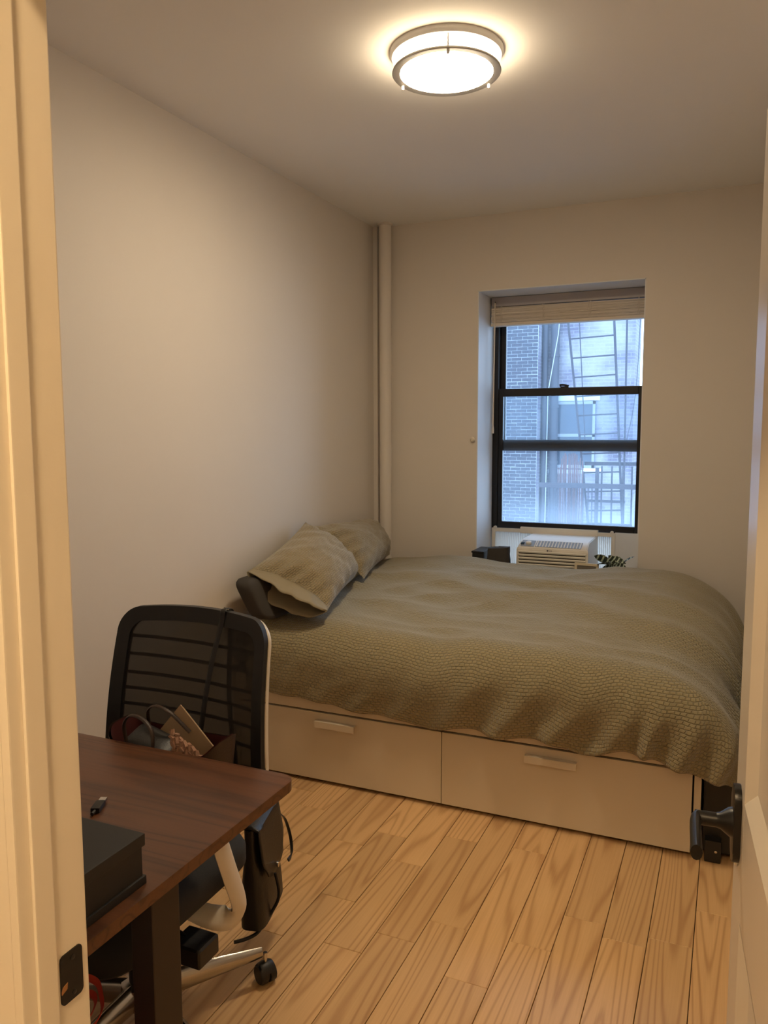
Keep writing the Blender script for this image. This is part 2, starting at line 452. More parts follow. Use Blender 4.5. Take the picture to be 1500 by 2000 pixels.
def rrect(x0, x1, y0, y1, r, n=6):
    out = []
    for cx, cy, a0 in ((x1 - r, y1 - r, 0), (x0 + r, y1 - r, 90), (x0 + r, y0 + r, 180), (x1 - r, y0 + r, 270)):
        for k in range(n + 1):
            a = R(a0 + 90 * k / n); out.append((cx + r * math.cos(a), cy + r * math.sin(a)))
    return out

def sstep(a, b, x):
    t = max(0, min(1, (x - a) / (b - a))); return t * t * (3 - 2 * t)

def nz(x, y, z=0.0): return noise.noise(Vector((x, y, z)))

# ------------------------------------------------------------------ room shell
H = 2.788; XR = 2.36; YB = 4.544
WX0, WX1, WZ0, WZ1 = 0.661, 1.600, 0.66, 2.366
YW = 4.87                                     # plane of the window frame
def shell(name, bm, m): 
    o = ob(name, bm, m); o['kind'] = 'structure'; return o
shell('wall_left', box(-0.14, 0, -2.3, 5.05, -0.2, H + 0.2), 'wall')
shell('wall_right', box(XR, XR + 0.14, 0.66, 5.05, -0.2, H + 0.2), 'wall')
b = box(-0.1, WX0, YB, 5.0, -0.2, H + 0.1); box(WX1, XR + 0.1, YB, 5.0, -0.2, H + 0.1, bm=b)
box(WX0, WX1, YB, 5.0, WZ1, H + 0.1, bm=b); box(WX0, WX1, YB, 5.0, -0.2, WZ0, bm=b)
shell('wall_back', b, 'wall')
# painted plaster lining of the window recess (a whiter paint)
rv = bmesh.new()
box(WX0 - 0.002, WX0 + 0.006, YB + 0.001, 4.86, WZ0, WZ1, bm=rv); box(WX1 - 0.006, WX1 + 0.002, YB + 0.001, 4.86, WZ0, WZ1, bm=rv)
box(WX0, WX1, YB + 0.001, 4.86, WZ1 - 0.006, WZ1 + 0.002, bm=rv)
shell('trim_2', rv, 'reveal')
shell('ceiling', box(-0.1, XR + 0.7, -2.3, 5.05, H, H + 0.15), 'ceiling')
# wall with the doorway (the camera stands in the hall)
DJ0, DJ1 = 1.40, 2.165
b = box(-0.1, DJ0 - 0.014, 0.575, 0.64, -0.2, H + 0.1)
box(DJ0 - 0.02, DJ1 + 0.02, 0.555, 0.64, 2.07, H + 0.1, bm=b); box(DJ1 + 0.02, XR + 0.7, 0.555, 0.64, -0.2, H + 0.1, bm=b)
shell('wall_front', b, 'wall')
b = box(-0.1, XR + 0.8, -2.3, -2.15, -0.2, H + 0.1)
shell('wall_hall', b, 'wall')
shell('wall_hall_side', box(XR + 0.6, XR + 0.75, -2.3, 0.6, -0.2, H + 0.1), 'wall')

# floor: sub-floor slab with every plank its own piece
fl = shell('floor', box(-0.1, XR + 0.75, -2.3, 5.0, -0.15, -0.0125), 'gap')
PW, PX = 0.1292, 1.363
joints = {-7: [2.742], -6: [2.418], -5: [2.553], -4: [2.67, 2.218], -3: [2.505, 1.994], -2: [2.102], -1: [2.224],
          0: [2.763, 1.999], 1: [2.227], 2: [2.423], 3: [2.358], 4: [2.412], 5: [2.62]}
for k in range(-11, 8):
    ys = sorted(joints.get(k, [2.2 + random.uniform(-0.4, 0.4)]), reverse=True)
    while ys[-1] > -0.3: ys.append(ys[-1] - random.uniform(0.55, 1.1))
    top = ys[0]
    ups = []
    while top < 4.5:
        top += random.uniform(0.6, 1.0); ups.append(min(top, 4.54))
    ys = ups[::-1] + ys
    x0, x1 = PX + k * PW, PX + (k + 1) * PW
    x0, x1 = max(x0, 0.003), min(x1, XR - 0.003)
    if x1 - x0 < 0.01: continue
    for y1, y0 in zip(ys, ys[1:]):
        if y0 > 3.3: continue                 # nothing is seen of the floor far under the bed
        g = 0.0011; dz = random.uniform(-0.0003, 0.0003); c = 0.0012
        bm = bmesh.new()
        def ring(i, z): return [bm.verts.new(p) for p in ((x0 + g + i, y0 + g * 0.5 + i, z), (x1 - g - i, y0 + g * 0.5 + i, z), (x1 - g - i, y1 - g * 0.5 - i, z), (x0 + g + i, y1 - g * 0.5 - i, z))]
        r0, r1, r2 = ring(0, -0.012), ring(0, -c + dz), ring(c, dz)
        for A, B in ((r0, r1), (r1, r2)):
            for q in range(4): bm.faces.new((A[q], A[(q + 1) % 4], B[(q + 1) % 4], B[q]))
        bm.faces.new(r2)
        ob('plank', bm, 'oak', fl)

# heating riser in the corner
pc = thing('pipe', (0.098, 4.478, 0), 'tall painted heating pipe running floor to ceiling in the corner beyond the pillows', 'pipe')
ob('riser', lathe([(0.0375, 0), (0.0375, H)], (0.098, 4.478, 0), 28), 'wall', pc, True)
ob('collar', lathe([(0.0375, H - 0.012), (0.047, H - 0.008), (0.047, H)], (0.098, 4.478, 0), 28), 'wall', pc, True)
# boxed-in chase strip beside it
shell('trim_3', box(0.0, 0.028, YB - 0.03, YB, 0, H, 0.003), 'wall')
# wall knob by the window
kn = thing('wall_knob', (0.644, YB, 1.50), 'small round white knob on the wall left of the window', 'knob')
ob('knob', lathe([(0.006, 0), (0.006, -0.008), (0.013, -0.012), (0.015, -0.018), (0.010, -0.023), (0.002, -0.024)], (0.640, YB, 1.50), 20, 'Y'), 'whiteplastic', kn, True)

# door frame with casing, stop and strike plate
t1 = structure('trim_1')
ob('jamb', box(DJ0 - 0.012, DJ0, 0.554, 0.646, -0.01, 2.05, 0.002), 'trim', t1)
ob('door_stop', box(DJ0, DJ0 + 0.0045, 0.572, 0.598, 0, 2.04, 0.0015), 'trim', t1)
ob('casing', box(DJ0 - 0.125, DJ0 - 0.0135, 0.5555, 0.575, 0, 2.12, 0.0015), 'trim', t1)
ob('casing', box(DJ0 - 0.125, DJ1 + 0.125, 0.531, 0.556, 2.055, 2.15, 0.004), 'trim', t1)
ob('casing', box(DJ1 + 0.008, DJ1 + 0.125, 0.531, 0.556, 0, 2.12, 0.004), 'trim', t1)
ob('jamb', box(DJ1, DJ1 + 0.03, 0.548, 0.646, -0.01, 2.05, 0.002), 'trim', t1)
ob('jamb', box(DJ0 - 0.03, DJ1 + 0.03, 0.548, 0.646, 2.04, 2.07, 0.002), 'trim', t1)
sp = bmesh.new()
poly = rrect(0.604, 0.636, 0.911, 0.970, 0.006)
RX = Matrix(((0, 0, 1, 0), (1, 0, 0, 0), (0, 1, 0, 0), (0, 0, 0, 1)))      # (x,y,z) -> (z,x,y)
prism(poly, DJ0 - 0.001, DJ0 + 0.0016, bm=sp, M=RX)
spo = ob('strike_plate', sp, 'iron', t1); spo['label'] = 'black steel strike plate'
ob('latch_hole', prism([(0.604, 0.926), (0.612, 0.929), (0.613, 0.936), (0.606, 0.934), (0.604, 0.930)], DJ0 + 0.0012, DJ0 + 0.0022, M=RX), 'woodraw', spo)
ob('screw', lathe([(0.003, 0), (0.003, 0.0014), (0.001, 0.002)], (DJ0 + 0.001, 0.622, 0.961), 12, 'X'), 'blackmetal', spo)
ob('screw', lathe([(0.003, 0), (0.003, 0.0014), (0.001, 0.002)], (DJ0 + 0.001, 0.622, 0.919), 12, 'X'), 'blackmetal', spo)

# open door leaf on the right: local x = out of the hall face, local y = from hinge to latch edge
dA, dB = Vector((2.150, 0.625)), Vector((2.0885, 1.372))
DL = (dB - dA).length
door = structure('door_1')
door.location = (dA.x, dA.y, 0); door.rotation_euler = (0, 0, math.atan2(dB.y - dA.y, dB.x - dA.x) - PI / 2)
def dob(name, bm, m_, parent=None, smooth=False):
    return ob(name, bm, m_, parent or door, smooth, world=False)
T = 0.042                                      # leaf: local x from 0 (hall face) to +T (room face)
ST = 0.115
dob('stile', box(0, T, DL - ST, DL, 0.008, 2.03, 0.002), 'door'); dob('stile', box(0, T, 0, ST, 0.008, 2.03, 0.002), 'door')
for z0, z1 in ((0.008, 0.22), (0.80, 0.99), (1.90, 2.03)):
    dob('rail', box(0.0003, T - 0.0003, ST, DL - ST, z0, z1), 'door')
for z0, z1 in ((0.22, 0.80), (0.99, 1.90)):
    y0, y1 = ST, DL - ST
    pb = bmesh.new(); bw = 0.03; dp = 0.014
    for s, fx in ((1, 0.0), (-1, T)):
        o4 = [(fx, y0, z0), (fx, y1, z0), (fx, y1, z1), (fx, y0, z1)]
        i4 = [(fx + s * dp, y0 + bw, z0 + bw), (fx + s * dp, y1 - bw, z0 + bw), (fx + s * dp, y1 - bw, z1 - bw), (fx + s * dp, y0 + bw, z1 - bw)]
        ov = [pb.verts.new(p) for p in o4]; iv = [pb.verts.new(p) for p in i4]
        for q in range(4): pb.faces.new((ov[q], ov[(q + 1) % 4], iv[(q + 1) % 4], iv[q]))
        pb.faces.new(iv)
    dob('panel', pb, 'door')
# lever handle on the hall face
hy, hz = DL - 0.062, 0.935
hl = dob('lever_handle', prism(rrect(hy - 0.026, hy + 0.026, hz - 0.062, hz + 0.062, 0.024, 8), -0.011, 0.0005, M=RX, bev=0.004), 'iron', None, True)
hl['label'] = 'matte black lever handle on a tall rounded plate'
dob('rose', lathe([(0.024, -0.009), (0.022, -0.016), (0.013, -0.028), (0.0115, -0.034)], (0, hy, hz), 24, 'X'), 'iron', hl, True)
dob('neck', lathe([(0.0115, -0.03), (0.0115, -0.066)], (0, hy, hz), 20, 'X'), 'iron', hl, True)
dob('grip', sweep(smooth_path([(-0.058, hy, hz + 0.001), (-0.064, hy - 0.006, hz), (-0.066, hy - 0.03, hz), (-0.067, hy - 0.07, hz), (-0.068, hy - 0.115, hz)], 5), 0.0085, 0.012, 12), 'iron', hl, True)
dob('screw', lathe([(0.005, 0), (0.005, -0.003), (0.002, -0.004)], (-0.0005, hy + 0.004, hz - 0.068), 12, 'X'), 'silver', hl, True)
# room-side twin of the handle
hr = dob('lever_handle', prism(rrect(hy - 0.026, hy + 0.026, hz - 0.062, hz + 0.062, 0.024, 8), T - 0.0005, T + 0.011, M=RX, bev=0.004), 'iron', None, True)
dob('neck', lathe([(0.0115, T + 0.01), (0.0115, T + 0.06)], (0, hy, hz), 20, 'X'), 'iron', hr, True)
dob('grip', sweep([(T + 0.056, hy + 0.005, hz), (T + 0.058, hy - 0.11, hz)], 0.0085, 0.012, 12), 'iron', hr, True)

# ------------------------------------------------------------------ window
w1 = structure('window_1')
fb = 'alu'
ob('frame_side', box(WX0 + 0.004, 0.700, YW, YW + 0.10, WZ0, WZ1 - 0.004, 0.002), fb, w1); ob('frame_side', box(1.572, WX1 - 0.004, YW, YW + 0.10, WZ0, WZ1 - 0.004, 0.002), fb, w1)
ob('frame_head', box(0.70, 1.572, YW, YW + 0.10, 2.32, WZ1 - 0.004, 0.002), fb, w1); ob('frame_sill', box(0.70, 1.572, YW, YW + 0.12, WZ0, WZ0 + 0.04, 0.002), fb, w1)
# lower sash, raised onto the air conditioner
ls = ob('lower_sash', box(0.700, 0.729, YW + 0.008, YW + 0.038, 0.932, 1.811, 0.003), fb, w1)
ob('stile', box(1.541, 1.572, YW + 0.008, YW + 0.038, 0.932, 1.811, 0.003), fb, ls)
ob('meeting_rail', box(0.729, 1.541, YW + 0.004, YW + 0.038, 1.763, 1.811, 0.003), fb, ls)
ob('bottom_rail', box(0.729, 1.541, YW + 0.004, YW + 0.040, 0.932, 0.977, 0.003), fb, ls)
ob('glass', box(0.722, 1.548, YW + 0.022, YW + 0.026, 0.970, 1.770), 'glass_low', ls)
lt = box(1.085, 1.135, YW + 0.006, YW + 0.034, 1.811, 1.819, 0.002)
sweep([(1.083, YW + 0.02, 1.818), (1.083, YW + 0.018, 1.833)], 0.006, bm=lt); sweep(smooth_path([(1.083, YW + 0.02, 1.828), (1.11, YW + 0.018, 1.826), (1.135, YW + 0.014, 1.819)], 4), 0.004, 0.006, 8, bm=lt)
ob('latch', lt, fb, ls, True)
# upper sash behind it
us = ob('upper_sash', box(0.700, 0.733, YW + 0.050, YW + 0.080, 1.424, 2.32, 0.003), fb, w1)
ob('stile', box(1.556, 1.572, YW + 0.050, YW + 0.080, 1.424, 2.32, 0.003), fb, us)
ob('bottom_rail', box(0.733, 1.556, YW + 0.046, YW + 0.082, 1.424, 1.494, 0.003), fb, us)
ob('top_rail', box(0.733, 1.556, YW + 0.050, YW + 0.080, 2.28, 2.32, 0.003), fb, us)
ob('glass', box(0.726, 1.562, YW + 0.063, YW + 0.067, 1.485, 2.29), 'glass', us)
# white infill board right of the air conditioner, window stool below
ob('infill_board', box(1.432, WX1 - 0.006, YW - 0.022, YW + 0.003, WZ0, 0.940, 0.002), 'reveal', w1)
ob('window_stool', box(WX0 + 0.006, WX1 - 0.006, 4.425, 4.868, WZ0 - 0.03, WZ0 + 0.0, 0.004), 'reveal', w1)

# venetian blind, pulled up
bl = thing('blind', (1.135, 4.80, 2.19), 'cream slatted blind drawn up at the top of the window', 'blind')
BX0, BX1 = 0.674, 1.592
ob('head_rail', box(BX0 + 0.004, BX1, 4.775, 4.825, 2.303, 2.358, 0.003), 'headrail', bl)
z = 2.297
for k in range(22):
    dy = random.uniform(-0.0025, 0.0025)
    tl = random.uniform(-0.0012, 0.0012)
    sb = bmesh.new(); prof = [(-0.025, 0), (-0.012, 0.0016), (0, 0.0022), (0.012, 0.0016), (0.025, 0)]
    vs = [[sb.verts.new((x, 4.80 + dy + p, z + h + tl * s)) for p, h in prof] for x, s in ((BX0 + random.uniform(0, 0.004), -1), (BX1 - random.uniform(0, 0.003), 1))]
    vs2 = [[sb.verts.new((v.co.x, v.co.y, v.co.z - 0.0032)) for v in row] for row in vs]
    for q in range(4):
        sb.faces.new((vs[0][q], vs[0][q + 1], vs[1][q + 1], vs[1][q])); sb.faces.new((vs2[0][q], vs2[1][q], vs2[1][q + 1], vs2[0][q + 1]))
    sb.faces.new((vs[0][0], vs[1][0], vs2[1][0], vs2[0][0])); sb.faces.new((vs[0][4], vs2[0][4], vs2[1][4], vs[1][4]))
    ob('slat', sb, 'blind', bl)
    z -= 0.0041
ob('bottom_rail', box(BX0, BX1, 4.772, 4.828, 2.186, 2.206, 0.004), 'blind', bl)
for x in (0.735, 0.99, 1.26, 1.535):
    lb = bmesh.new()
    for q in range(3):
        xx = x + q * 0.006
        pts = [(xx + random.uniform(-0.006, 0.006), 4.771 - random.uniform(0, 0.003), 2.302 - 0.0155 * s) for s in range(7)]
        sweep(smooth_path(pts, 3), 0.0011, n=5, bm=lb)
    ob('ladder_cord', lb, 'blind', bl)
wd = sweep([(0.702, 4.766, 2.325), (0.697, 4.764, 1.535)], 0.0045, n=6); lathe([(0.007, 1.535), (0.0075, 1.56), (0.005, 1.58)], (0.697, 4.764, 0), 8, bm=wd)
ob('tilt_wand', wd, 'blind', bl, True)
ob('wand_hook', sweep([(0.702, 4.776, 2.322), (0.702, 4.766, 2.330)], 0.003, n=6), 'blackmetal', bl)

# ------------------------------------------------------------------ air conditioner
AX0, AX1, AY0 = 0.928, 1.343, 4.47            # front width and front plane
AZ0, AZ1 = 0.672, 0.915
ac = thing('air_conditioner', (1.135, 4.62, WZ0), 'white window air conditioner with louvred front under the raised sash', 'air conditioner')
# cabinet: sloped top front edge
cb = bmesh.new()
prof = [(AY0, AZ0), (AY0, 0.872), (AY0 + 0.006, 0.879), (AY0 + 0.09, 0.914), (4.86, 0.917), (4.86, AZ0)]
LL = [cb.verts.new((AX0 + 0.012 * (1 if i in (2, 3, 4) else 0), y, z)) for i, (y, z) in enumerate(prof)]
RRv = [cb.verts.new((AX1 - 0.012 * (1 if i in (2, 3, 4) else 0), y, z)) for i, (y, z) in enumerate(prof)]
cb.faces.new(LL); cb.faces.new(RRv[::-1])
for q in range(6): cb.faces.new((LL[q], LL[(q + 1) % 6], RRv[(q + 1) % 6], RRv[q]))
bmesh.ops.bevel(cb, geom=cb.edges[:], offset=0.004, segments=2, affect='EDGES')
ob('cabinet', cb, 'ac', ac, True)
ob('grille_recess', box(AX0 + 0.018, AX1 - 0.018, AY0 - 0.001, AY0 + 0.004, AZ0 + 0.012, 0.860), 'acdark', ac)
for k in range(10):
    z1 = 0.860 - k * 0.0185
    M_ = Matrix.Translation((0, AY0 - 0.004, z1 - 0.006)) @ Matrix.Rotation(R(25), 4, 'X') @ Matrix.Translation((0, -(AY0 - 0.004), -(z1 - 0.006)))
    ob('louvre', box(AX0 + 0.014, AX1 - 0.014, AY0 - 0.009, AY0 + 0.001, z1 - 0.0115, z1, 0.002, 1, M=M_), 'ac', ac)
slope = math.atan2(0.914 - 0.879, 0.084)
MS = Matrix.Translation((0, AY0 + 0.006, 0.879)) @ Matrix.Rotation(slope, 4, 'X')
ob('vent_grid', box(1.035, AX1 - 0.045, 0.010, 0.078, 0.0, 0.0022, M=MS), 'acgrey', ac)
for k in range(15):
    x = 1.035 + (AX1 - 0.045 - 1.035) * (k + 0.5) / 15
    ob('vent_bar', box(x - 0.003, x + 0.003, 0.010, 0.078, 0.0018, 0.0042, M=MS), 'ac', ac)
ob('control_panel', box(AX0 + 0.022, 1.028, 0.010, 0.078, 0.0, 0.0022, M=MS), 'acgrey', ac)
ob('control_knob', lathe([(0.017, 0), (0.016, 0.010), (0.012, 0.012)], (0.992, 0.044, 0.001), 20, M=MS), 'ac', ac, True)
ob('switch', box(0.948, 0.968, 0.026, 0.048, 0.001, 0.007, 0.002, M=MS), 'outglass', ac)
lg = lathe([(0.0055, 0), (0.0055, -0.0012)], (1.112, AY0 - 0.0005, 0.8665), 16, 'Y')
lo = ob('emblem', lg, 'logo', ac)
fc = bpy.data.curves.new('lettering', 'FONT'); fc.body = 'LG'; fc.size = 0.0135; fc.extrude = 0.0004; fc.align_y = 'CENTER'
fo = bpy.data.objects.new('lettering', fc); COL.objects.link(fo); fc.materials.append(MT['logo'])
fo.location = (1.121 - 1.135, AY0 - 0.0012 - 4.62, 0.8665 - WZ0); fo.rotation_euler = (R(90), 0, 0)
bpy.context.view_layer.update()
lme = bpy.data.meshes.new_from_object(fo.evaluated_get(bpy.context.evaluated_depsgraph_get()))
lobj = bpy.data.objects.new('lettering', lme); COL.objects.link(lobj)
lobj.location = fo.location; lobj.rotation_euler = fo.rotation_euler; lobj.parent = ac
bpy.data.objects.remove(fo)
# side curtains and their frame
ob('top_bar', box(0.86, 1.335, YW - 0.034, YW - 0.008, 0.912, 0.951, 0.002), 'ac', ac)
for x0, x1, s in ((0.676, AX0 + 0.022, -1), (AX1 - 0.022, 1.436, 1)):
    fr = box(x0, x1, YW - 0.030, YW - 0.012, 0.915, 0.938, 0.002)
    xa = x0 if s < 0 else x1 - 0.022
    box(xa, xa + 0.022, YW - 0.030, YW - 0.012, WZ0, 0.916, 0.002, bm=fr)
    lathe([(0.010, YW - 0.030), (0.010, YW - 0.014)], ((x0 + 0.02) if s < 0 else (x1 - 0.02), 0, 0.941), 14, 'Y', bm=fr)
    po = ob('curtain_frame', fr, 'ac', ac)
    a0, a1 = (x0 + 0.022, x1) if s < 0 else (x0, x1 - 0.022)
    n = max(6, int((a1 - a0) / 0.011)); pb = bmesh.new(); top = []; bot = []
    for q in range(2 * n + 1):
        x = a0 + (a1 - a0) * q / (2 * n); y = YW - 0.026 + (0.017 if q % 2 else 0)
        bot.append(pb.verts.new((x, y, WZ0))); top.append(pb.verts.new((x, y, 0.916)))
    for q in range(2 * n): pb.faces.new((bot[q], bot[q + 1], top[q + 1], top[q]))
    ob('accordion_curtain', pb, 'accordion', ac)

# things on the stool in front of the window
bp_ = thing('black_pouch', (0.80, 4.50, WZ0), 'black soft pouch on the window stool left of the air conditioner', 'pouch')
def pouch(u, v):
    a = 2 * PI * u; zz = v
    w = 0.075 * (1 - 0.18 * zz) * (1 if zz < 0.98 else 0.0); d = 0.05 * (1 - 0.25 * zz) * (1 if zz < 0.98 else 0)
    c, s = math.cos(a), math.sin(a)
    e = 0.55
    return (0.825 + w * math.copysign(abs(c) ** e, c) + 0.004 * nz(zz * 6, a), 4.47 + d * math.copysign(abs(s) ** e, s), WZ0 + 0.212 * min(1, zz / 0.94) + 0.006 * c)
ob('body', surf(33, 16, pouch), 'charcoal', bp_, True)
ob('loop', sweep(smooth_path([(0.79, 4.47, WZ0 + 0.19), (0.775, 4.46, WZ0 + 0.20), (0.77, 4.46, WZ0 + 0.18)], 5), 0.004, n=6), 'black', bp_, True)
bk = thing('black_tray', (0.72, 4.5, WZ0), 'flat black tray box in the left corner of the window stool', 'tray')
ob('body', box(0.675, 0.745, 4.43, 4.62, WZ0, 0.835, 0.004), 'black', bk); ob('lid', box(0.671, 0.747, 4.426, 4.624, 0.835, 0.846, 0.003), 'black', bk)
pf = thing('picture_frame', (1.335, 4.432, WZ0), 'small cream picture frame leaning by the air conditioner', 'picture')
MF = Matrix.Translation((1.335, 4.434, WZ0 + 0.002)) @ Matrix.Rotation(R(-2), 4, 'X') @ Matrix.Rotation(R(1.5), 4, 'Y')
for (x0, x1, z0, z1) in ((-0.066, 0.066, 0, 0.014), (-0.066, 0.066, 0.138, 0.152), (-0.066, -0.052, 0.014, 0.138), (0.052, 0.066, 0.014, 0.138)):
    ob('frame_bar', box(x0, x1, -0.006, 0.006, z0, z1, 0.002, M=MF), 'cream', pf)
ob('print', box(-0.053, 0.053, -0.001, 0.003, 0.012, 0.14, M=MF), 'photo', pf)
# striped prayer plant
pp = thing('potted_plant', (1.50, 4.50, WZ0), 'small plant with dark leaves striped in white beside the window', 'plant')
ob('pot', lathe([(0.032, 0), (0.042, 0.07), (0.045, 0.075), (0.045, 0.085), (0.038, 0.085), (0.036, 0.06)], (1.495, 4.505, WZ0), 24), 'pot', pp, True)
def leaf(base, tip, w, roll=0.0):
    B = Vector(base); Tt = Vector(tip); d = (Tt - B); L_ = d.length; d.normalize()
    s = d.cross(Vector((0, 0, 1))); s.normalize(); s = Matrix.Rotation(roll, 3, d) @ s; up = s.cross(d)
    bm = bmesh.new(); rows = []
    for i in range(11):
        t = i / 10; hw = w * (math.sin(PI * min(1, t * 0.97 + 0.02)) ** 0.75) * (1 - 0.25 * t)
        c = B + d * (L_ * t) + up * (0.22 * L_ * (t - t * t)) 
        rows.append([bm.verts.new(c + s * (hw * q) - up * (abs(q) * hw * -0.25)) for q in (-1, -0.8, -0.3, 0, 0.3, 0.8, 1)])
    for i in range(10):
        for q in range(6):
            f = bm.faces.new((rows[i][q], rows[i][q + 1], rows[i + 1][q + 1], rows[i + 1][q]))
            f.material_index = 1 if (i % 3 == 1 and q in (1, 2, 3, 4)) or (q in (0, 5) and i % 2) else 0
    o = ob('leaf', bm, ['leaf', 'leafpale'], pp, True)
    return o
sb = bmesh.new()
for k, (tx, ty, tz, w, bx, bz, rl) in enumerate(((1.378, 4.44, 0.858, 0.019, 1.46, 0.822, 0.5), (1.395, 4.42, 0.812, 0.017, 1.470, 0.806, -0.4), (1.452, 4.46, 0.862, 0.019, 1.50, 0.815, 0.9), (1.548, 4.45, 0.822, 0.015, 1.475, 0.852, 0.3),
                                                  (1.590, 4.47, 0.862, 0.015, 1.525, 0.812, -0.6), (1.555, 4.42, 0.805, 0.016, 1.49, 0.812, 0.2), (1.43, 4.41, 0.800, 0.015, 1.49, 0.80, 0.1), (1.50, 4.40, 0.79, 0.014, 1.46, 0.815, 0.7))):
    leaf((bx, 4.48, bz), (tx, ty, tz), w * 1.3, rl + 0.9)
    sweep(smooth_path([(1.495, 4.505, WZ0 + 0.06), ((1.495 + bx) / 2, 4.495, (WZ0 + 0.08 + bz) / 2), (bx, 4.48, bz)], 4), 0.0022, n=5, bm=sb)
ob('stems', sb, 'leaf', pp, True)

# ------------------------------------------------------------------ ceiling lamp
LX, LY = 1.150, 2.585
cl = thing('ceiling_lamp', (LX, LY, H - 0.085), 'round glowing ceiling lamp with a brushed nickel ring', 'lamp')
ob('base_pan', lathe([(0.186, H), (0.186, H - 0.010), (0.180, H - 0.020), (0.168, H - 0.022)], (LX, LY, 0), 72), 'nickel', cl, True)
ob('diffuser', lathe([(0.157, H - 0.063), (0.145, H - 0.069), (0.11, H - 0.073), (0.05, H - 0.076), (0.002, H - 0.077)], (LX, LY, 0), 72), 'lamp', cl, True)
ob('diffuser_side', lathe([(0.160, H - 0.021), (0.161, H - 0.055), (0.157, H - 0.063)], (LX, LY, 0), 72, caps=False), 'lampside', cl, True)
rg = bmesh.new(); n = 72; sec = [(0.153, H - 0.0668), (0.177, H - 0.0682), (0.179, H - 0.066), (0.177, H - 0.060), (0.162, H - 0.057)]
rr = [[rg.verts.new((LX + r * math.cos(2 * PI * k / n), LY + r * math.sin(2 * PI * k / n), z)) for r, z in sec] for k in range(n)]
for k in range(n):
    for q in range(5): rg.faces.new((rr[k][q], rr[k][(q + 1) % 5], rr[(k + 1) % n][(q + 1) % 5], rr[(k + 1) % n][q]))
ob('ring', rg, 'ringnickel', cl, True)
for a in (291, 51, 171):
    ca, sa = math.cos(R(a)), math.sin(R(a)); px, py = LX + 0.169 * ca, LY + 0.169 * sa
    ob('post', lathe([(0.003, H - 0.02), (0.003, H - 0.064), (0.005, H - 0.066), (0.0055, H - 0.077), (0.003, H - 0.081)], (px, py, 0), 12), 'nickel', cl, True)
# the hall's own lamp, behind the camera
hlp = thing('ceiling_lamp', (1.75, -0.35, H - 0.08), 'round warm ceiling lamp of the hall outside the doorway', 'lamp')
ob('base_pan', lathe([(0.15, H), (0.15, H - 0.02), (0.14, H - 0.022)], (1.75, -0.35, 0), 48), 'nickel', hlp, True)
ob('diffuser', lathe([(0.13, H - 0.021), (0.13, H - 0.055), (0.10, H - 0.075), (0.002, H - 0.08)], (1.75, -0.35, 0), 48), 'halllamp', hlp, True)

# ------------------------------------------------------------------ bed
FY = 2.957; BX1 = 2.004; BXL = 0.055; BYB = 4.40
bed = thing('bed_frame', (1.03, 3.68, 0), 'white bed frame with two long drawers in its side', 'bed')
ob('side_rail', box(0.03, BX1, FY, FY + 0.02, 0.330, 0.46, 0.0015), 'bedwhite', bed)
ob('end_panel', box(BX1 - 0.024, BX1, FY - 0.002, BYB, 0.0, 0.46, 0.0015), 'bedwhite', bed)
ob('end_panel', box(0.004, 0.028, FY, BYB, 0.0, 0.46, 0.0015), 'bedwhite', bed)
ob('slat_base', box(0.03, BX1 - 0.026, FY + 0.022, BYB - 0.022, 0.36, 0.40), 'bedwhite', bed)
ob('side_rail', box(0.03, BX1, BYB - 0.02, BYB, 0.05, 0.46, 0.0015), 'bedwhite', bed)
ob('plinth', box(0.03, BX1 - 0.026, FY + 0.05, FY + 0.07, 0.0, 0.34), 'blackmetal', bed)
SX = 1.0125
for x0, x1, hx0, hx1 in ((0.034, SX - 0.0015, 0.430, 0.622), (SX + 0.0015, 1.9735, 1.362, 1.562)):
    dr = ob('drawer', box(x0, x1, FY - 0.002, FY + 0.016, 0.0165, 0.3225, 0.0015), 'bedwhite', bed)
    hb = box(hx0, hx1, FY - 0.026, FY - 0.002, 0.2875, 0.2905, 0.001); box(hx0, hx1, FY - 0.026, FY - 0.0235, 0.262, 0.290, 0.001, bm=hb)
    ho = ob('handle', hb, 'bedwhite', dr)

mt = thing('mattress', (1.02, 3.68, 0.40), 'mattress lying on the white bed frame under the quilt', 'mattress')
ob('body', box(0.05, 1.96, FY + 0.03, BYB - 0.025, 0.4005, 0.60, 0.04, 4), 'mattress', mt, True)

# quilt: a sheet laid over the mattress, rolling over the front and the foot and hanging in folds
QX0, QXS, QRX, QRVX = 0.09, 1.76, 0.365, 0.36
QYS, QRY, QRVY = 3.10, 0.165, 0.17
QYB = 4.34
def q_top(x, y):
    t = sstep(3.05, 4.25, y); s = sstep(0.2, 1.6, x)
    z = 0.715 + 0.075 * t - 0.055 * s * (1 - t)
    z += 0.035 * math.exp(-((x - 0.62) / 0.26) ** 2 - ((y - 4.34) / 0.16) ** 2) + 0.026 * math.exp(-((x - 1.62) / 0.28) ** 2 - ((y - 4.2) / 0.35) ** 2)
    z += 0.026 * nz(x * 1.7 + 3, y * 2.4, 1.3) + 0.014 * nz(x * 3.6, y * 6.5 + x * 2.0, 4.2)
    z += 0.022 * math.exp(-((y - (3.80 - 0.42 * (x - 1.1))) / 0.075) ** 2) * sstep(0.95, 1.5, x) + 0.016 * math.exp(-((y - (4.10 - 0.25 * (x - 0.6))) / 0.06) ** 2) * sstep(0.5, 1.0, x)
    c = nz(x * 2.2 + y * 1.3, y * 5.0 - x * 1.2, 9.1)
    z += 0.011 * (1 - abs(c) * 2.2) * (abs(c) < 0.45)
    return z
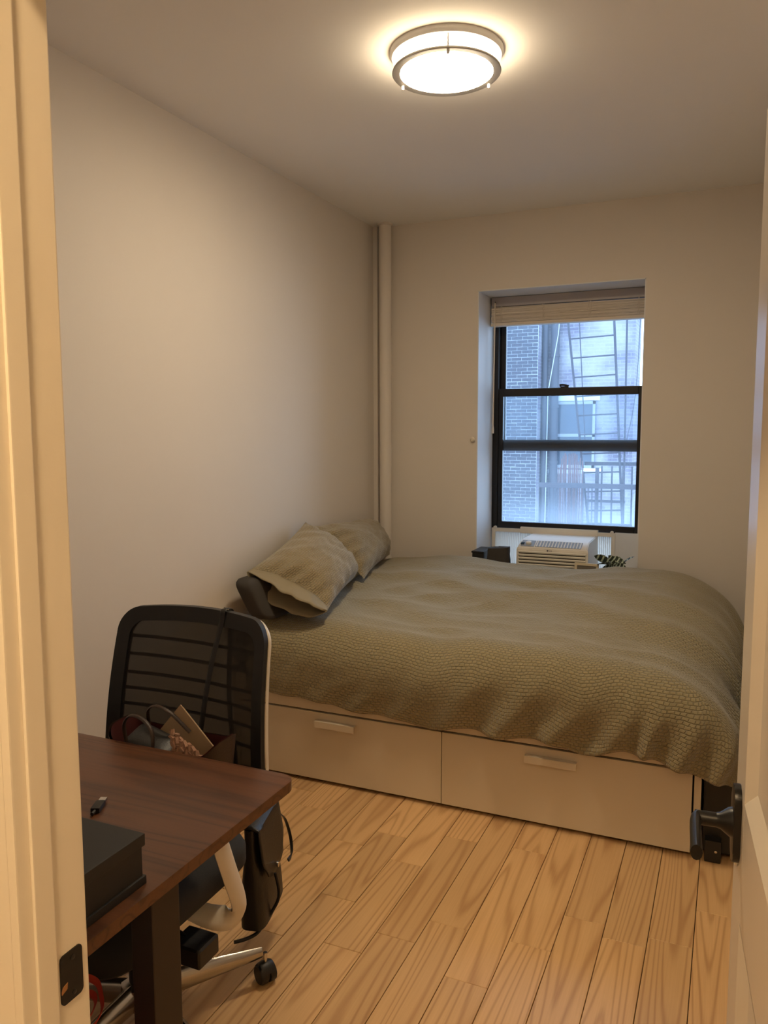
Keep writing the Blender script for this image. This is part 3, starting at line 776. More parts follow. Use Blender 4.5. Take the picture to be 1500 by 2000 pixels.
def q_pos(a, b):
    """a: along x (past QXS it overhangs the foot), b: along -y from the far side (past QYS it overhangs the front)"""
    oa, ob_ = max(0.0, a - QXS), max(0.0, b)
    ta, tb_ = oa / LA, ob_ / LB
    r = max(ta, tb_); hyp = math.hypot(ta, tb_)
    xb, yb = min(a, QXS), QYS - min(b, 0.0)
    far = max(0.0, yb - QYB)
    z = q_top(xb, min(yb, QYB))
    if r <= 0:
        z -= 4.0 * far * far + 0.3 * far
        edge = max(0.0, 0.16 - (xb - QX0)) / 0.16
        return Vector((xb, yb, z - 0.05 * edge * edge))
    ca, sb_ = ta / hyp, tb_ / hyp
    def roll(L_, rh, rvv):
        ravg = (rh + rvv) / 2; ph = min(r * L_ / ravg, PI / 2)
        return math.sin(ph), rvv * (1 - math.cos(ph)) + max(0.0, r * L_ - ravg * PI / 2)
    hf, df = roll(LB, QRY, QRVY); hx, dx = roll(LA, QRX, QRVX)
    dg = (2 * ca * sb_) ** 2
    h = (hf * sb_ * sb_ + hx * ca * ca) * (1 + 0.30 * dg)
    drop = (df * sb_ * sb_ + dx * ca * ca) * (1 + 0.06 * dg)
    p = a - 0.0 if ob_ > 0 and oa <= 0 else QXS + (0.5 * math.atan2(oa, max(ob_, 1e-6)) if ob_ > 0 else 0.785 + (QYS - yb) * -1)
    # folds: pleats slanting towards the foot, deeper near the hem and near the corner
    dd = sstep(0.02, 0.33, drop)
    reach = 0.3 + 0.9 * sstep(0.7, 1.6, p)
    ph1 = (p + 0.55 * drop) * 32 + 2.6 * nz(p * 3.1, drop * 2, 7.7)
    fold = (0.5 + 0.5 * math.sin(ph1)) ** 1.5 * 0.040 * dd * reach * (0.55 + 1.1 * abs(nz(p * 2.3, 5.5)))
    fold += 0.010 * nz(p * 9 + drop * 6, drop * 9, 3.3) * dd
    fold += 0.022 * math.sin(min(1.0, drop / 0.33) * PI) * (0.6 + 0.6 * nz(p * 1.6, 2.2))
    x = xb + QRX * h * ca; y = yb - QRY * h * sb_
    n = Vector((ca / QRX, -sb_ / QRY, 0)).normalized()
    z = z - drop - 4.0 * far * far - 0.3 * far
    v = Vector((x, y, z)) + n * fold
    v.z += 0.010 * nz(x * 3 + 8, y * 3, z * 4)
    return v
NA, NB = 190, 150
LA, LB = 0.61, 0.385
def a_of(i): 
    t = i / (NA - 1); return QX0 + t * (QXS + LA - QX0)
def q_hem(a):
    """length of the front overhang along the hem, uneven as it lies"""
    return LB + 0.036 + 0.012 * sstep(0.2, 1.3, a) - 0.042 * sstep(1.55, 1.76, a) + 0.012 * nz(a * 4.0, 1.0) + 0.010 * math.sin(a * 21) * sstep(0.9, 1.4, a)
def qf(u, v):
    a = QX0 + u * (QXS + LA - QX0)
    hem = q_hem(min(a, QXS))
    far = QYS - QYB - 0.06
    b = far + v * (hem - far)
    return q_pos(a, b)
qb = surf(NA, NB, qf, uvfn=lambda u, v: (u * (QXS + LA - QX0), v * 1.7))
qo = ob('quilt', qb, 'quilt', None, True)
tag(qo, 'khaki green quilted bedspread draped over the bed', 'bedspread')
sm = qo.modifiers.new('thickness', 'SOLIDIFY'); sm.thickness = 0.010; sm.offset = -1

# pillows
def pillow(name, nb, fb_, ft, nt, thick, label, out, seed, flap=0.0, mat_='sham', sag=0.05):
    """four corners (near bottom, far bottom, far top, near top), puffed along 'out'; the near end is the open end of the case"""
    P = [Vector(p) for p in (nb, fb_, ft, nt)]
    o_ = Vector(out).normalized()
    def side(sgn):
        def f(u, v):
            uu, vv = u * 2 - 1, v * 2 - 1
            # the middle of every edge draws in between the corners
            ub = uu * (1 - 0.055 * (1 - vv * vv)) ; vb = vv * (1 - 0.075 * (1 - uu * uu))
            s, t = (ub + 1) / 2, (vb + 1) / 2
            base = (P[0] * (1 - s) + P[1] * s) * (1 - t) + (P[3] * (1 - s) + P[2] * s) * t
            e = (max(0.0, 1 - abs(uu) ** 2.6) ** 0.62) * (max(0.0, 1 - abs(vv) ** 2.4) ** 0.62)
            if flap and uu < 0: e = max(e, 0.16 * (max(0.0, 1 - abs(vv) ** 3)) * sstep(-0.6, -1.0, uu))
            w = 0.012 * nz(uu * 3 + seed, vv * 3, 1.1) + 0.007 * nz(uu * 8 + seed, vv * 7, 2.2)
            edge = max(abs(uu), abs(vv))
            w += 0.010 * math.sin((uu if abs(vv) > abs(uu) else vv) * 16 + seed) * sstep(0.55, 0.9, edge) * (1 - sstep(0.93, 1.0, edge))
            k = thick * (0.82 if sgn > 0 else 0.35)
            p = base + o_ * (sgn * k * e + (w if sgn > 0 else 0) * min(1, e * 3))
            p.z -= sag * 0.0
            return p
        return f
    th = thing(name, ((P[0] + P[1]) / 2), label, 'pillow', 'pillows against the wall')
    L1 = (P[1] - P[0]).length; L2 = (P[3] - P[0]).length
    b = surf(48, 40, side(1), uvfn=lambda u, v: (u * L1, v * L2))
    surf(48, 40, side(-1), bm=b, uvfn=lambda u, v: (u * L1, v * L2))
    bmesh.ops.remove_doubles(b, verts=b.verts[:], dist=0.0004)
    ob('case', b, mat_, th, True)
    if flap:
        # loose end of the pillowcase: two layers that gape open
        for sgn, amt, nm in ((1, 0.030, 'front_flap'), (-1, 0.010, 'back_flap')):
            f0 = side(sgn)
            def ff(u, v, f0=f0, sgn=sgn, amt=amt):
                p0 = f0(0.0, v); p1 = f0(0.03, v)
                d = (P[0] - P[1]).normalized()
                bell = (1 - abs(2 * v - 1) ** 2.5)
                q = p0 + d * (flap * u * (0.55 + 0.5 * bell)) + o_ * (sgn * amt * bell * (0.4 + 0.9 * u) + 0.020 * nz(v * 6 + seed, u * 2, sgn) * u)
                q.z -= (0.050 if sgn > 0 else 0.062) * u * bell
                return q
            fbm = surf(8, 40, ff)
            fo_ = ob(nm, fbm, 'flange', th, True)
            so = fo_.modifiers.new('thickness', 'SOLIDIFY'); so.thickness = 0.004
    return th
pillow('pillow', (0.44, 3.06, 0.765), (0.245, 3.80, 0.785), (0.055, 3.545, 1.085), (0.085, 2.99, 0.93), 0.185,
       'nearer khaki quilted pillow leaning on the wall, open end of its case showing', (0.75, -0.12, 0.55), 1.7, flap=0.095)
pillow('pillow', (0.33, 3.665, 0.785), (0.165, 4.385, 0.80), (0.05, 4.36, 1.02), (0.05, 3.62, 1.055), 0.15,
       'farther khaki pillow standing behind the first, next to the corner pipe', (0.78, -0.05, 0.5), 5.1)
# charcoal cushion squeezed between the wall and the first pillow
cu = thing('cushion', (0.15, 2.97, 0.70), 'dark charcoal cushion squeezed behind the nearer pillow at the wall', 'cushion')
def cush(u, v):
    a = 2 * PI * u; t = v * 2 - 1
    r = max(0.0, 1 - abs(t) ** 6) ** 0.3
    c, s = math.cos(a), math.sin(a)
    return Vector((0.160 + 0.055 * r * math.copysign(abs(c) ** 0.45, c) - 0.075 * (v - 0.3), 3.05 + 0.165 * r * math.copysign(abs(s) ** 0.4, s) - 0.05 * (v - 0.3), 0.71 + 0.20 * v))
ob('body', surf(33, 20, cush), 'charcoal', cu, True)

# black suitcase between the bed foot and the right wall, black crate below the overhanging quilt
sc = thing('suitcase', (2.24, 3.35, 0), 'black upright suitcase between the bed foot and the wall', 'suitcase')
ob('shell', box(2.172, 2.350, 3.15, 3.57, 0.05, 0.76, 0.03, 4), 'black', sc, True)
for x in (2.20, 2.32):
    for y in (3.19, 3.53):
        ob('wheel', lathe([(0.01, -0.012), (0.026, -0.012), (0.026, 0.012), (0.01, 0.012)], (x, y, 0.026), 16, 'X'), 'black', sc, True)
hd = sweep(smooth_path([(2.21, 3.30, 0.755), (2.21, 3.30, 0.79), (2.21, 3.33, 0.80), (2.21, 3.39, 0.80), (2.21, 3.42, 0.79), (2.21, 3.42, 0.755)], 4), 0.009, n=8)
ob('handle', hd, 'black', sc, True)
cr_ = thing('storage_crate', (2.06, 3.3, 0), 'low black crate with a silver screw under the quilt at the bed foot', 'crate')
ob('body', box(2.012, 2.125, 2.985, 3.62, 0.02, 0.285, 0.006), 'black', cr_)
ob('corner_bracket', box(2.022, 2.078, 2.945, 3.0, 0.0, 0.082, 0.007), 'black', cr_, True)
ob('screw', lathe([(0.005, 0), (0.005, -0.003), (0.002, -0.004)], (2.060, 2.9455, 0.044), 12, 'Y'), 'silver', cr_, True)

# ------------------------------------------------------------------ desk
dk = thing('desk', (0.58, 1.22, 0), 'walnut topped standing desk with dark metal legs near the doorway', 'desk')
DZ0, DZ1 = 0.705, 0.730
ob('desk_top', prism(rrect(0.02, 1.138, 0.86, 1.574, 0.035, 8), DZ0, DZ1, bev=0.0025), 'walnut', dk, True)
for x0, x1 in ((1.03, 1.082), (0.10, 0.152)):
    lg_ = ob('leg', box(x0, x1, 1.118, 1.200, 0.02, DZ0 - 0.03, 0.003), 'desk_leg', dk)
    ob('inner_tube', box(x0 + 0.006, x1 - 0.006, 1.125, 1.193, 0.4, DZ0 - 0.002, 0.002), 'desk_leg', lg_)
    ob('foot', box(x0 - 0.004, x1 + 0.004, 0.90, 1.335, 0.0, 0.024, 0.004), 'desk_leg', dk)
ob('crossbar', box(0.152, 1.03, 1.14, 1.18, 0.655, DZ0 - 0.005, 0.003), 'desk_leg', dk)
# black box on the desk
bb = thing('storage_box', (0.95, 0.97, DZ1), 'black lidded box on the desk corner nearest the doorway', 'box')
ob('body', box(0.80, 1.107, 0.865, 1.070, DZ1, 0.805, 0.002), 'blackbox', bb)
ob('lid', box(0.796, 1.112, 0.861, 1.074, 0.803, 0.826, 0.0025), 'blackbox', bb)
ob('base_band', box(0.796, 1.1115, 0.861, 1.0745, DZ1, DZ1 + 0.016, 0.002), 'blackbox', bb)
# usb plug on a short cable
us_ = thing('usb_plug', (0.815, 1.27, DZ1), 'small black plug with a silver tip lying on the desk', 'plug')
MU = Matrix.Translation((0.822, 1.258, DZ1)) @ Matrix.Rotation(math.atan2(1.297 - 1.234, 0.803 - 0.832), 4, 'Z')
ob('body', box(-0.022, 0.018, -0.010, 0.010, 0.0005, 0.0125, 0.003, M=MU), 'black', us_, True)
ob('metal_tip', box(0.018, 0.038, -0.0075, 0.0075, 0.003, 0.0095, 0.0006, M=MU), 'silver', us_)
ob('strain_relief', sweep([MU @ Vector((-0.022, 0, 0.006)), MU @ Vector((-0.034, 0.002, 0.005))], 0.004, n=8), 'black', us_, True)

# ------------------------------------------------------------------ office chair
ch = thing('office_chair', (0.69, 1.49, 0), 'black mesh office chair with white frame tucked behind the desk', 'chair')
CX = 0.615
def back_pt(u, z, off=0.0):
    """u -1..1 across the backrest, z height; off pushes backwards"""
    t = (z - 0.50) / 0.53
    hw = 0.285 - 0.022 * t
    cx = CX + 0.004 - 0.026 * t
    y = 1.790 + 0.115 * t + 0.035 * (1 - u * u) + 0.02 * math.sin(t * PI) * -1 + off
    return Vector((cx + hw * u, y, z))
def outline(inset, n=9):
    """rounded outline in (u,z) with a bowed top"""
    out = []
    z0, z1, r = 0.50 + inset, 1.003 - inset, max(0.02, 0.062 - inset * 0.5)
    w = 1 - inset / 0.285
    for cu_, cz, a0 in ((w - r / 0.285, z1 - r, 0), (-w + r / 0.285, z1 - r, 90), (-w + r / 0.285, z0 + r, 180), (w - r / 0.285, z0 + r, 270)):
        for k in range(n + 1):
            a = R(a0 + 90 * k / n)
            out.append((cu_ + r / 0.285 * math.cos(a), cz + r * math.sin(a)))
        if a0 == 0:
            for k in range(1, 12):
                t = k / 12; out.append(((w - r / 0.285) * (1 - 2 * t), z1))
        if a0 == 90:
            for k in range(1, 12): out.append((-w, z1 - r + (z0 + 2 * r - z1) * k / 12))
        if a0 == 180:
            for k in range(1, 12): out.append(((w - r / 0.285) * (-1 + 2 * k / 12), z0))
        if a0 == 270:
            for k in range(1, 12): out.append((w, z0 + r + (z1 - z0 - 2 * r) * k / 12))
    return [(u, z + 0.016 * (1 - u * u) * sstep(0.83, 1.0, z)) for u, z in out]
fbm = bmesh.new(); O, I = outline(0.0), outline(0.042)
ra = [fbm.verts.new(back_pt(u, z, -0.008)) for u, z in O]; rb = [fbm.verts.new(back_pt(u, z, -0.006)) for u, z in I]
rc = [fbm.verts.new(back_pt(u, z, 0.012)) for u, z in I]; rd = [fbm.verts.new(back_pt(u, z, 0.012)) for u, z in O]
K = len(O)
for k in range(K):
    q = (k + 1) % K
    for A, B in ((ra, rb), (rb, rc), (rc, rd), (rd, ra)): fbm.faces.new((A[k], A[q], B[q], B[k]))
bo = ob('backrest', fbm, 'black', ch, True)
ob('back_rim', sweep([back_pt(u * 1.004, z - 0.010 * sstep(0.9, 1.0, z), 0.022) for u, z in O], 0.0025, 0.007, 8, closed=True, up=(0, 1, 0)), 'whiteplastic', bo, True)['label'] = 'white rim around the back of the backrest'
def mesh_f(u, v):
    uu = (u * 2 - 1) * (1 - 0.042 / 0.285 + 0.01); z = 0.535 + v * (0.972 - 0.535)
    return back_pt(uu, z + 0.012 * (1 - uu * uu) * sstep(0.83, 0.97, z), 0.002)
ob('mesh_panel', surf(24, 24, mesh_f), 'mesh', bo, True)
for z in (0.915, 0.862, 0.808, 0.762, 0.715, 0.66):
    ob('lumbar_slat', surf(20, 3, lambda u, v, z=z: back_pt((u * 2 - 1) * 0.86, z + (v - 0.5) * 0.010 - 0.010 * (u - 0.5), 0.010)), 'black', bo, True)
# spine and seat
sm_ = sweep(smooth_path([(CX, 1.52, 0.34), (CX, 1.70, 0.35), (CX, 1.82, 0.41), (CX, 1.865, 0.52), (CX, 1.875, 0.60)], 5), 0.035, 0.016, 10, up=(0, -1, 0.2))
ob('spine', sm_, 'black', ch, True)
SXc = 0.655
def seat_out(inset, n=8): return rrect(SXc - 0.275 + inset, SXc + 0.275 - inset, 1.195 + inset, 1.735 - inset, 0.11 - inset * 0.3, n)
sb = bmesh.new(); prev = None
for ins, z in ((0.05, 0.392), (0.012, 0.398), (0.0, 0.415), (0.0, 0.452), (0.008, 0.470), (0.03, 0.482), (0.08, 0.486)):
    rg_ = []
    for x, y in seat_out(ins):
        zz = z - 0.035 * sstep(1.34, 1.19, y)
        rg_.append(sb.verts.new((x, y, zz)))
    if prev:
        for k in range(len(rg_)): sb.faces.new((prev[k], prev[(k + 1) % len(rg_)], rg_[(k + 1) % len(rg_)], rg_[k]))
    else: sb.faces.new(rg_[::-1])
    prev = rg_
sb.faces.new(prev)
ob('seat', sb, 'fabricdark', ch, True)
ob('tilt_mechanism', box(0.60, 0.78, 1.36, 1.60, 0.335, 0.392, 0.012, 3), 'black', ch, True)
ob('lever', sweep(smooth_path([(0.74, 1.46, 0.355), (0.86, 1.44, 0.345), (0.93, 1.43, 0.335)], 4), 0.012, 0.012, 10), 'black', ch, True)
ob('lever_paddle', box(0.885, 0.975, 1.395, 1.475, 0.300, 0.350, 0.012, 3), 'black', ch, True)
for sx in (1, -1):
    def X_(x): return SXc + sx * (x - SXc)
    arm = ob('armrest', box(min(X_(0.93), X_(1.01)), max(X_(0.93), X_(1.01)), 1.33, 1.56, 0.655, 0.680, 0.010, 3), 'black', ch, True)
    pts = [(X_(0.965), 1.455, 0.66), (X_(0.968), 1.485, 0.59), (X_(0.970), 1.525, 0.48), (X_(0.970), 1.562, 0.385), (X_(0.966), 1.562, 0.352), (X_(0.945), 1.545, 0.338), (X_(0.90), 1.525, 0.345), (X_(0.84), 1.51, 0.365), (X_(0.76), 1.50, 0.372)]
    ob('arm_strut', sweep(smooth_path(pts, 5), 0.030, 0.010, 12, up=(sx, 0, 0.3)), 'whiteplastic', arm, True)['label'] = 'white curved arm strut'
BCX, BCY = 0.70, 1.50
ob('gas_column', lathe([(0.026, 0.09), (0.026, 0.22), (0.020, 0.222), (0.020, 0.345)], (BCX, BCY, 0), 20), 'black', ch, True)
ob('hub', lathe([(0.045, 0.070), (0.05, 0.085), (0.046, 0.128), (0.03, 0.134)], (BCX, BCY, 0), 24), 'chrome', ch, True)
for k in range(5):
    a = R(53 + 72 * k); ca, sa = math.cos(a), math.sin(a)
    pts = [(BCX + r * ca, BCY + r * sa, z) for r, z in ((0.03, 0.098), (0.12, 0.096), (0.22, 0.095), (0.31, 0.092), (0.335, 0.092))]
    ob('base_arm', sweep(pts, 0.020, 0.030, 12, taper=[1.2, 1.08, 0.85, 0.6, 0.5]), 'chrome', ch, True)
    cx, cy = BCX + 0.345 * ca, BCY + 0.345 * sa
    w = R(62 + 40 * k)
    MC = Matrix.Translation((cx, cy, 0)) @ Matrix.Rotation(w, 4, 'Z')
    cst = ob('caster', lathe([(0.006, -0.024), (0.024, -0.024), (0.0275, -0.018), (0.0275, -0.004), (0.022, -0.003), (0.022, 0.003), (0.0275, 0.004), (0.0275, 0.018), (0.024, 0.024), (0.006, 0.024)], (0, 0, 0.0275), 24, 'X', M=MC), 'black', ch, True)
    ob('hood', sweep([MC @ Vector((0, 0.026 * math.cos(t), 0.0275 + 0.030 * math.sin(t))) for t in [R(20 + 10 * i) for i in range(15)]], 0.021, 0.004, 8, up=(0, 0, 1)), 'black', cst, True)
    ob('stem', lathe([(0.006, 0.05), (0.006, 0.088)], (cx, cy, 0), 10), 'silver', cst, True)
    ob('wheel_trim', lathe([(0.0225, 0.0241), (0.0255, 0.0236), (0.0262, 0.0228)], (0, 0, 0.0275), 24, 'X', M=MC, caps=False), 'silver', cst, True)

# tote on the seat with its contents
tx0, tx1, ty0, ty1, tz0, tz1 = 0.515, 0.875, 1.59, 1.735, 0.487, 0.722
tt = thing('tote_bag', (0.62, 1.67, 0.487), 'open dark tote bag with red lining on the chair seat', 'bag')
def tote(off, zlow):
    def f(u, v):
        a = 2 * PI * u; c, s = math.cos(a), math.sin(a)
        t = v; w = (tx1 - tx0) / 2 * (0.86 + 0.14 * t) - off; d = (ty1 - ty0) / 2 * (0.95 + 0.15 * t) - off
        e = 0.35
        x = (tx0 + tx1) / 2 + w * math.copysign(abs(c) ** e, c); y = (ty0 + ty1) / 2 + d * math.copysign(abs(s) ** 0.5, s)
        z = zlow + (tz1 - zlow) * t + (0.028 * abs(c) ** 3 - 0.014 * math.cos(2 * a) * 0 - 0.022 * (1 - abs(c)) * (1 if s < 0 else 0.2)) * t
        y += 0.008 * nz(x * 9, z * 6, 2.5)
        return Vector((x, y, z))
    return f
tb = surf(49, 12, tote(0.0, tz0))
tbo = ob('body', tb, 'totebrown', tt, True)
ob('lining', surf(49, 12, tote(0.006, tz0 + 0.01)), 'totered', tt, True)
ob('bottom', prism(rrect(tx0 + 0.035, tx1 - 0.035, ty0 + 0.008, ty1 - 0.008, 0.03), tz0, tz0 + 0.008), 'totebrown', tt)
ob('handle', sweep(smooth_path([(0.590, 1.605, 0.715), (0.588, 1.60, 0.765), (0.610, 1.60, 0.793), (0.65, 1.60, 0.79), (0.685, 1.595, 0.765), (0.695, 1.585, 0.72), (0.68, 1.585, 0.68)], 6), 0.003, 0.007, 8, up=(0, 1, 0.2)), 'totebrown', tt, True)
ob('handle', sweep(smooth_path([(0.57, 1.72, 0.72), (0.585, 1.70, 0.77), (0.62, 1.69, 0.792), (0.67, 1.69, 0.78), (0.72, 1.71, 0.725)], 6), 0.003, 0.007, 8, up=(0, 1, 0.2)), 'totebrown', tt, True)
en = thing('envelope', (0.68, 1.68, 0.50), 'tan paper envelope sticking up out of the tote bag', 'envelope')
ME = Matrix.Translation((0.655, 1.690, 0.585)) @ Matrix.Rotation(R(-12), 4, 'X') @ Matrix.Rotation(R(38), 4, 'Y')
ob('sheet', box(-0.115, 0.085, -0.002, 0.002, -0.10, 0.175, 0.0008, M=ME), 'paper', en)
ob('flap', prism([(-0.105, 0.175), (0.075, 0.175), (-0.015, 0.115)], -0.0032, -0.0020, M=ME @ Matrix.Rotation(R(90), 4, 'X')), 'paper', en)
kn_ = thing('knit_hat', (0.755, 1.65, 0.66), 'pinkish chunky knit hat tucked in the tote bag', 'hat')
kb = bmesh.new()
for k in range(9):
    t = k / 8
    x0, z0 = 0.735 + 0.0125 * k, 0.765 - 0.008 * k
    pts = []
    for s in range(15):
        w = s / 14
        pts.append((x0 + 0.035 * w + 0.004 * math.sin(s * 2.4 + k), 1.615 + 0.012 * math.sin(w * PI) * -1 + 0.05 * (0.5 - abs(t - 0.5)) * 0.3, z0 - 0.085 * w + 0.004 * math.cos(s * 2.4 + k)))
    sweep(pts, 0.0075, 0.008, 6, bm=kb)
ob('knit', kb, 'knit', kn_, True)
po_ = thing('pouch', (0.58, 1.64, 0.60), 'dark leather pouch lying inside the tote bag', 'pouch')
def pch(u, v):
    uu, vv = u * 2 - 1, v * 2 - 1
    e = (max(0, 1 - uu ** 4) * max(0, 1 - vv ** 4)) ** 0.5
    return Vector((0.640 + 0.075 * uu, 1.65 + 0.05 * vv, 0.690 + 0.03 * e - 0.02 * uu + 0.015 * vv))
ob('body', surf(18, 14, pch), 'leather', po_, True)
ob('underside', surf(18, 14, lambda u, v: pch(u, v) * 1.0 - Vector((0, 0, 0.06 * (max(0, 1 - (u * 2 - 1) ** 4) * max(0, 1 - (v * 2 - 1) ** 4)) ** 0.5))), 'leather', po_, True)

# black handbag hung by its long strap over the backrest
hb_ = thing('handbag', (0.80, 1.94, 0.06), 'black leather handbag hanging by its strap behind the office chair', 'handbag')
MB_ = Matrix.Translation((0.822, 1.90, 0.13)) @ Matrix.Rotation(R(103), 4, 'Z') @ Matrix.Rotation(R(-5), 4, 'Y')
def bagf(u, v):
    a = 2 * PI * u; c, s = math.cos(a), math.sin(a)
    w = 0.105 - 0.025 * v; d = 0.040 * (1 - 0.45 * v) + 0.004 * math.sin(6 * v)
    return MB_ @ Vector((w * math.copysign(abs(c) ** 0.4, c), d * math.copysign(abs(s) ** 0.6, s), 0.300 * v))
hbm = surf(41, 14, bagf)
lo_ = [v for v in hbm.verts]
ob('body', hbm, 'leather', hb_, True)
ob('bottom', prism(rrect(-0.10, 0.10, -0.036, 0.036, 0.02), 0.0, 0.006, M=MB_), 'leather', hb_, True)
def flapf(u, v):
    x = (u * 2 - 1) * (0.083 + 0.012 * v - 0.03 * sstep(0.75, 1, v) * abs(u * 2 - 1))
    if v < 0.3: y, z = 0.024 - 0.056 * v / 0.3, 0.302 + 0.012 * math.sin(v / 0.3 * PI)
    else: y, z = -0.032 - 0.018 * (v - 0.3) / 0.7, 0.302 - 0.17 * (v - 0.3) / 0.7 + 0.02 * (u * 2 - 1) ** 2
    return MB_ @ Vector((x, y, z))
fl_ = ob('flap', surf(16, 18, flapf), 'leather', hb_, True); so = fl_.modifiers.new('thickness', 'SOLIDIFY'); so.thickness = 0.004
ob('clasp', lathe([(0.008, -0.003), (0.008, 0.003)], (0, -0.054, 0.148), 14, 'Y', M=MB_), 'silver', hb_, True)
sp_ = [MB_ @ Vector((-0.08, 0, 0.295)), (0.742, 1.895, 0.55), (0.715, 1.905, 0.75), (0.690, 1.955, 0.95), (0.690, 1.962, 1.008), (0.690, 1.942, 1.022), (0.690, 1.918, 1.018), (0.688, 1.910, 0.98), (0.678, 1.864, 0.85), (0.668, 1.831, 0.70), (0.662, 1.815, 0.60)]
ob('strap', sweep(smooth_path(sp_, 6), 0.009, 0.002, 8, up=(0, -1, 0)), 'leather', hb_, True)
side_ = [MB_ @ Vector((0.10, -0.03, 0.25)), MB_ @ Vector((0.150, -0.03, 0.20)), MB_ @ Vector((0.165, -0.04, 0.13)), MB_ @ Vector((0.14, -0.05, 0.09)), MB_ @ Vector((0.09, -0.055, 0.10))]
ob('side_strap', sweep(smooth_path(side_, 6), 0.006, 0.002, 8, up=(0, -1, 0)), 'leather', hb_, True)
dang = [MB_ @ Vector((-0.03, -0.055, 0.14)), MB_ @ Vector((-0.03, -0.062, 0.06)), (0.862, 1.852, 0.125), (0.850, 1.825, 0.100), (0.830, 1.795, 0.094), (0.808, 1.768, 0.095)]
ob('loose_strap', sweep(smooth_path(dang, 6), 0.005, 0.0025, 8, up=(0, -1, 0.3)), 'leather', hb_, True)

# red gift bag under the desk beside the door frame (only its ribbon handles clear the jamb)
rb_ = thing('gift_bag', (0.86, 1.005, 0), 'red paper bag with ribbon handles on the floor under the desk', 'bag')
gb = bmesh.new()
gx0, gx1, gy0, gy1, gz = 0.79, 0.93, 0.955, 1.055, 0.36
for (x0, x1, y0, y1) in ((gx0, gx1, gy0, gy0 + 0.002), (gx0, gx1, gy1 - 0.002, gy1), (gx0, gx0 + 0.002, gy0, gy1), (gx1 - 0.002, gx1, gy0, gy1)):
    box(x0, x1, y0, y1, 0.0, gz, bm=gb)
box(gx0, gx1, gy0, gy1, 0.0, 0.003, bm=gb)
ob('body', gb, 'redpaper', rb_)
for pts in (((0.89, 1.053, 0.35), (0.868, 1.09, 0.41), (0.878, 1.13, 0.436), (0.915, 1.138, 0.435), (0.950, 1.115, 0.43), (0.976, 1.088, 0.425), (0.978, 1.055, 0.41), (0.93, 1.03, 0.35)),
            ((0.86, 1.053, 0.35), (0.87, 1.10, 0.405), (0.905, 1.125, 0.415), (0.938, 1.112, 0.42), (0.955, 1.08, 0.415), (0.950, 1.05, 0.40), (0.928, 1.0, 0.35))):
    ob('handle', sweep(smooth_path(pts, 6), 0.0015, 0.0075, 8, up=(0.3, 0.3, 0.8)), 'red', rb_, True)

# ------------------------------------------------------------------ across the yard
bd = thing('apartment_building', (-2.0, 16.5, -9), 'old brick apartment house seen across the yard through the window', 'building')
FYD = 16.0
fa = box(-9.0, 0.27, FYD, FYD + 1.0, -9, 9)
ob('wall', fa, 'facade', bd)
pr = ob('pier', box(-2.75, -1.492, 15.53, FYD + 0.1, -9, 7), ['mortar', 'facade'], bd)
for f in pr.data.polygons:
    if f.normal.x > 0.5: f.material_index = 1
row = 0.0675; nb = 0
z = -0.42; k = 0
brick_me = None
bw, bh = 0.193, 0.0555
def brick(x0, x1, zc):
    global brick_me
    if brick_me is None:
        bm = box(-0.5, 0.5, -0.5, 0.5, -0.5, 0.5)
        bm.faces.ensure_lookup_table()
        brick_me = bpy.data.meshes.new('brick'); bm.to_mesh(brick_me); bm.free(); brick_me.materials.append(MT['brick'])
    o = bpy.data.objects.new('brick', brick_me); COL.objects.link(o)
    place(o, pr)
    o.location = ((x0 + x1) / 2, 15.53 - 0.006 + random.uniform(-0.004, 0.004), zc + random.uniform(-0.002, 0.002))
    o.scale = (x1 - x0, 0.03, bh * random.uniform(0.93, 1.05))
while z < 3.72:
    x1 = -1.496 - random.uniform(0, 0.004)
    seq = [bw, bw, bw, bw] if k % 2 else [bw / 2, bw, bw, bw, bw]
    for q, w in enumerate(seq):
        w2 = w + random.uniform(-0.008, 0.008); x0 = x1 - w2
        if x0 < -2.36: break
        brick(x0, x1, z); nb += 1
        x1 = x0 - 0.015
    z += row; k += 1
wn = ob('window', box(-1.27, -0.44, FYD - 0.03, FYD + 0.02, 0.80, 2.13), 'outglass', bd)
for (x0, x1, z0, z1, nm) in ((-1.27, -1.215, 0.80, 2.13, 'window_stile'), (-0.49, -0.44, 0.80, 2.13, 'window_stile'), (-1.27, -0.44, 2.07, 2.13, 'window_rail'), (-1.27, -0.44, 1.43, 1.49, 'window_rail'), (-1.27, -0.44, 0.80, 0.87, 'window_rail')):
    ob(nm, box(x0, x1, FYD - 0.06, FYD - 0.028, z0, z1), 'outgrey', wn)
ob('window_sill', box(-1.34, -0.36, FYD - 0.12, FYD + 0.02, 0.70, 0.78), 'outgrey', bd)
ob('lintel', box(-1.34, -0.36, FYD - 0.03, FYD + 0.02, 2.14, 2.30), 'mortar', bd)
# drainpipes
for x, r, lab in ((-1.42, 0.055, 'dark drainpipe on the yard wall right beside the brick pier'), (-1.23, 0.085, 'thick dark drainpipe on the yard wall, second from the brick pier')):
    dp_ = thing('drainpipe', (x, 15.85, -9), lab, 'pipe')
    ob('pipe', lathe([(r, -9), (r, 7)], (x, 15.85, 0), 14), 'pipe_out', dp_, True)
    for zz in (3.0, 2.0, 0.9, 0.0):
        ob('bracket', lathe([(r * 1.18, zz), (r * 1.18, zz + 0.05)], (x, 15.85, 0), 14), 'pipe_out', dp_, True)
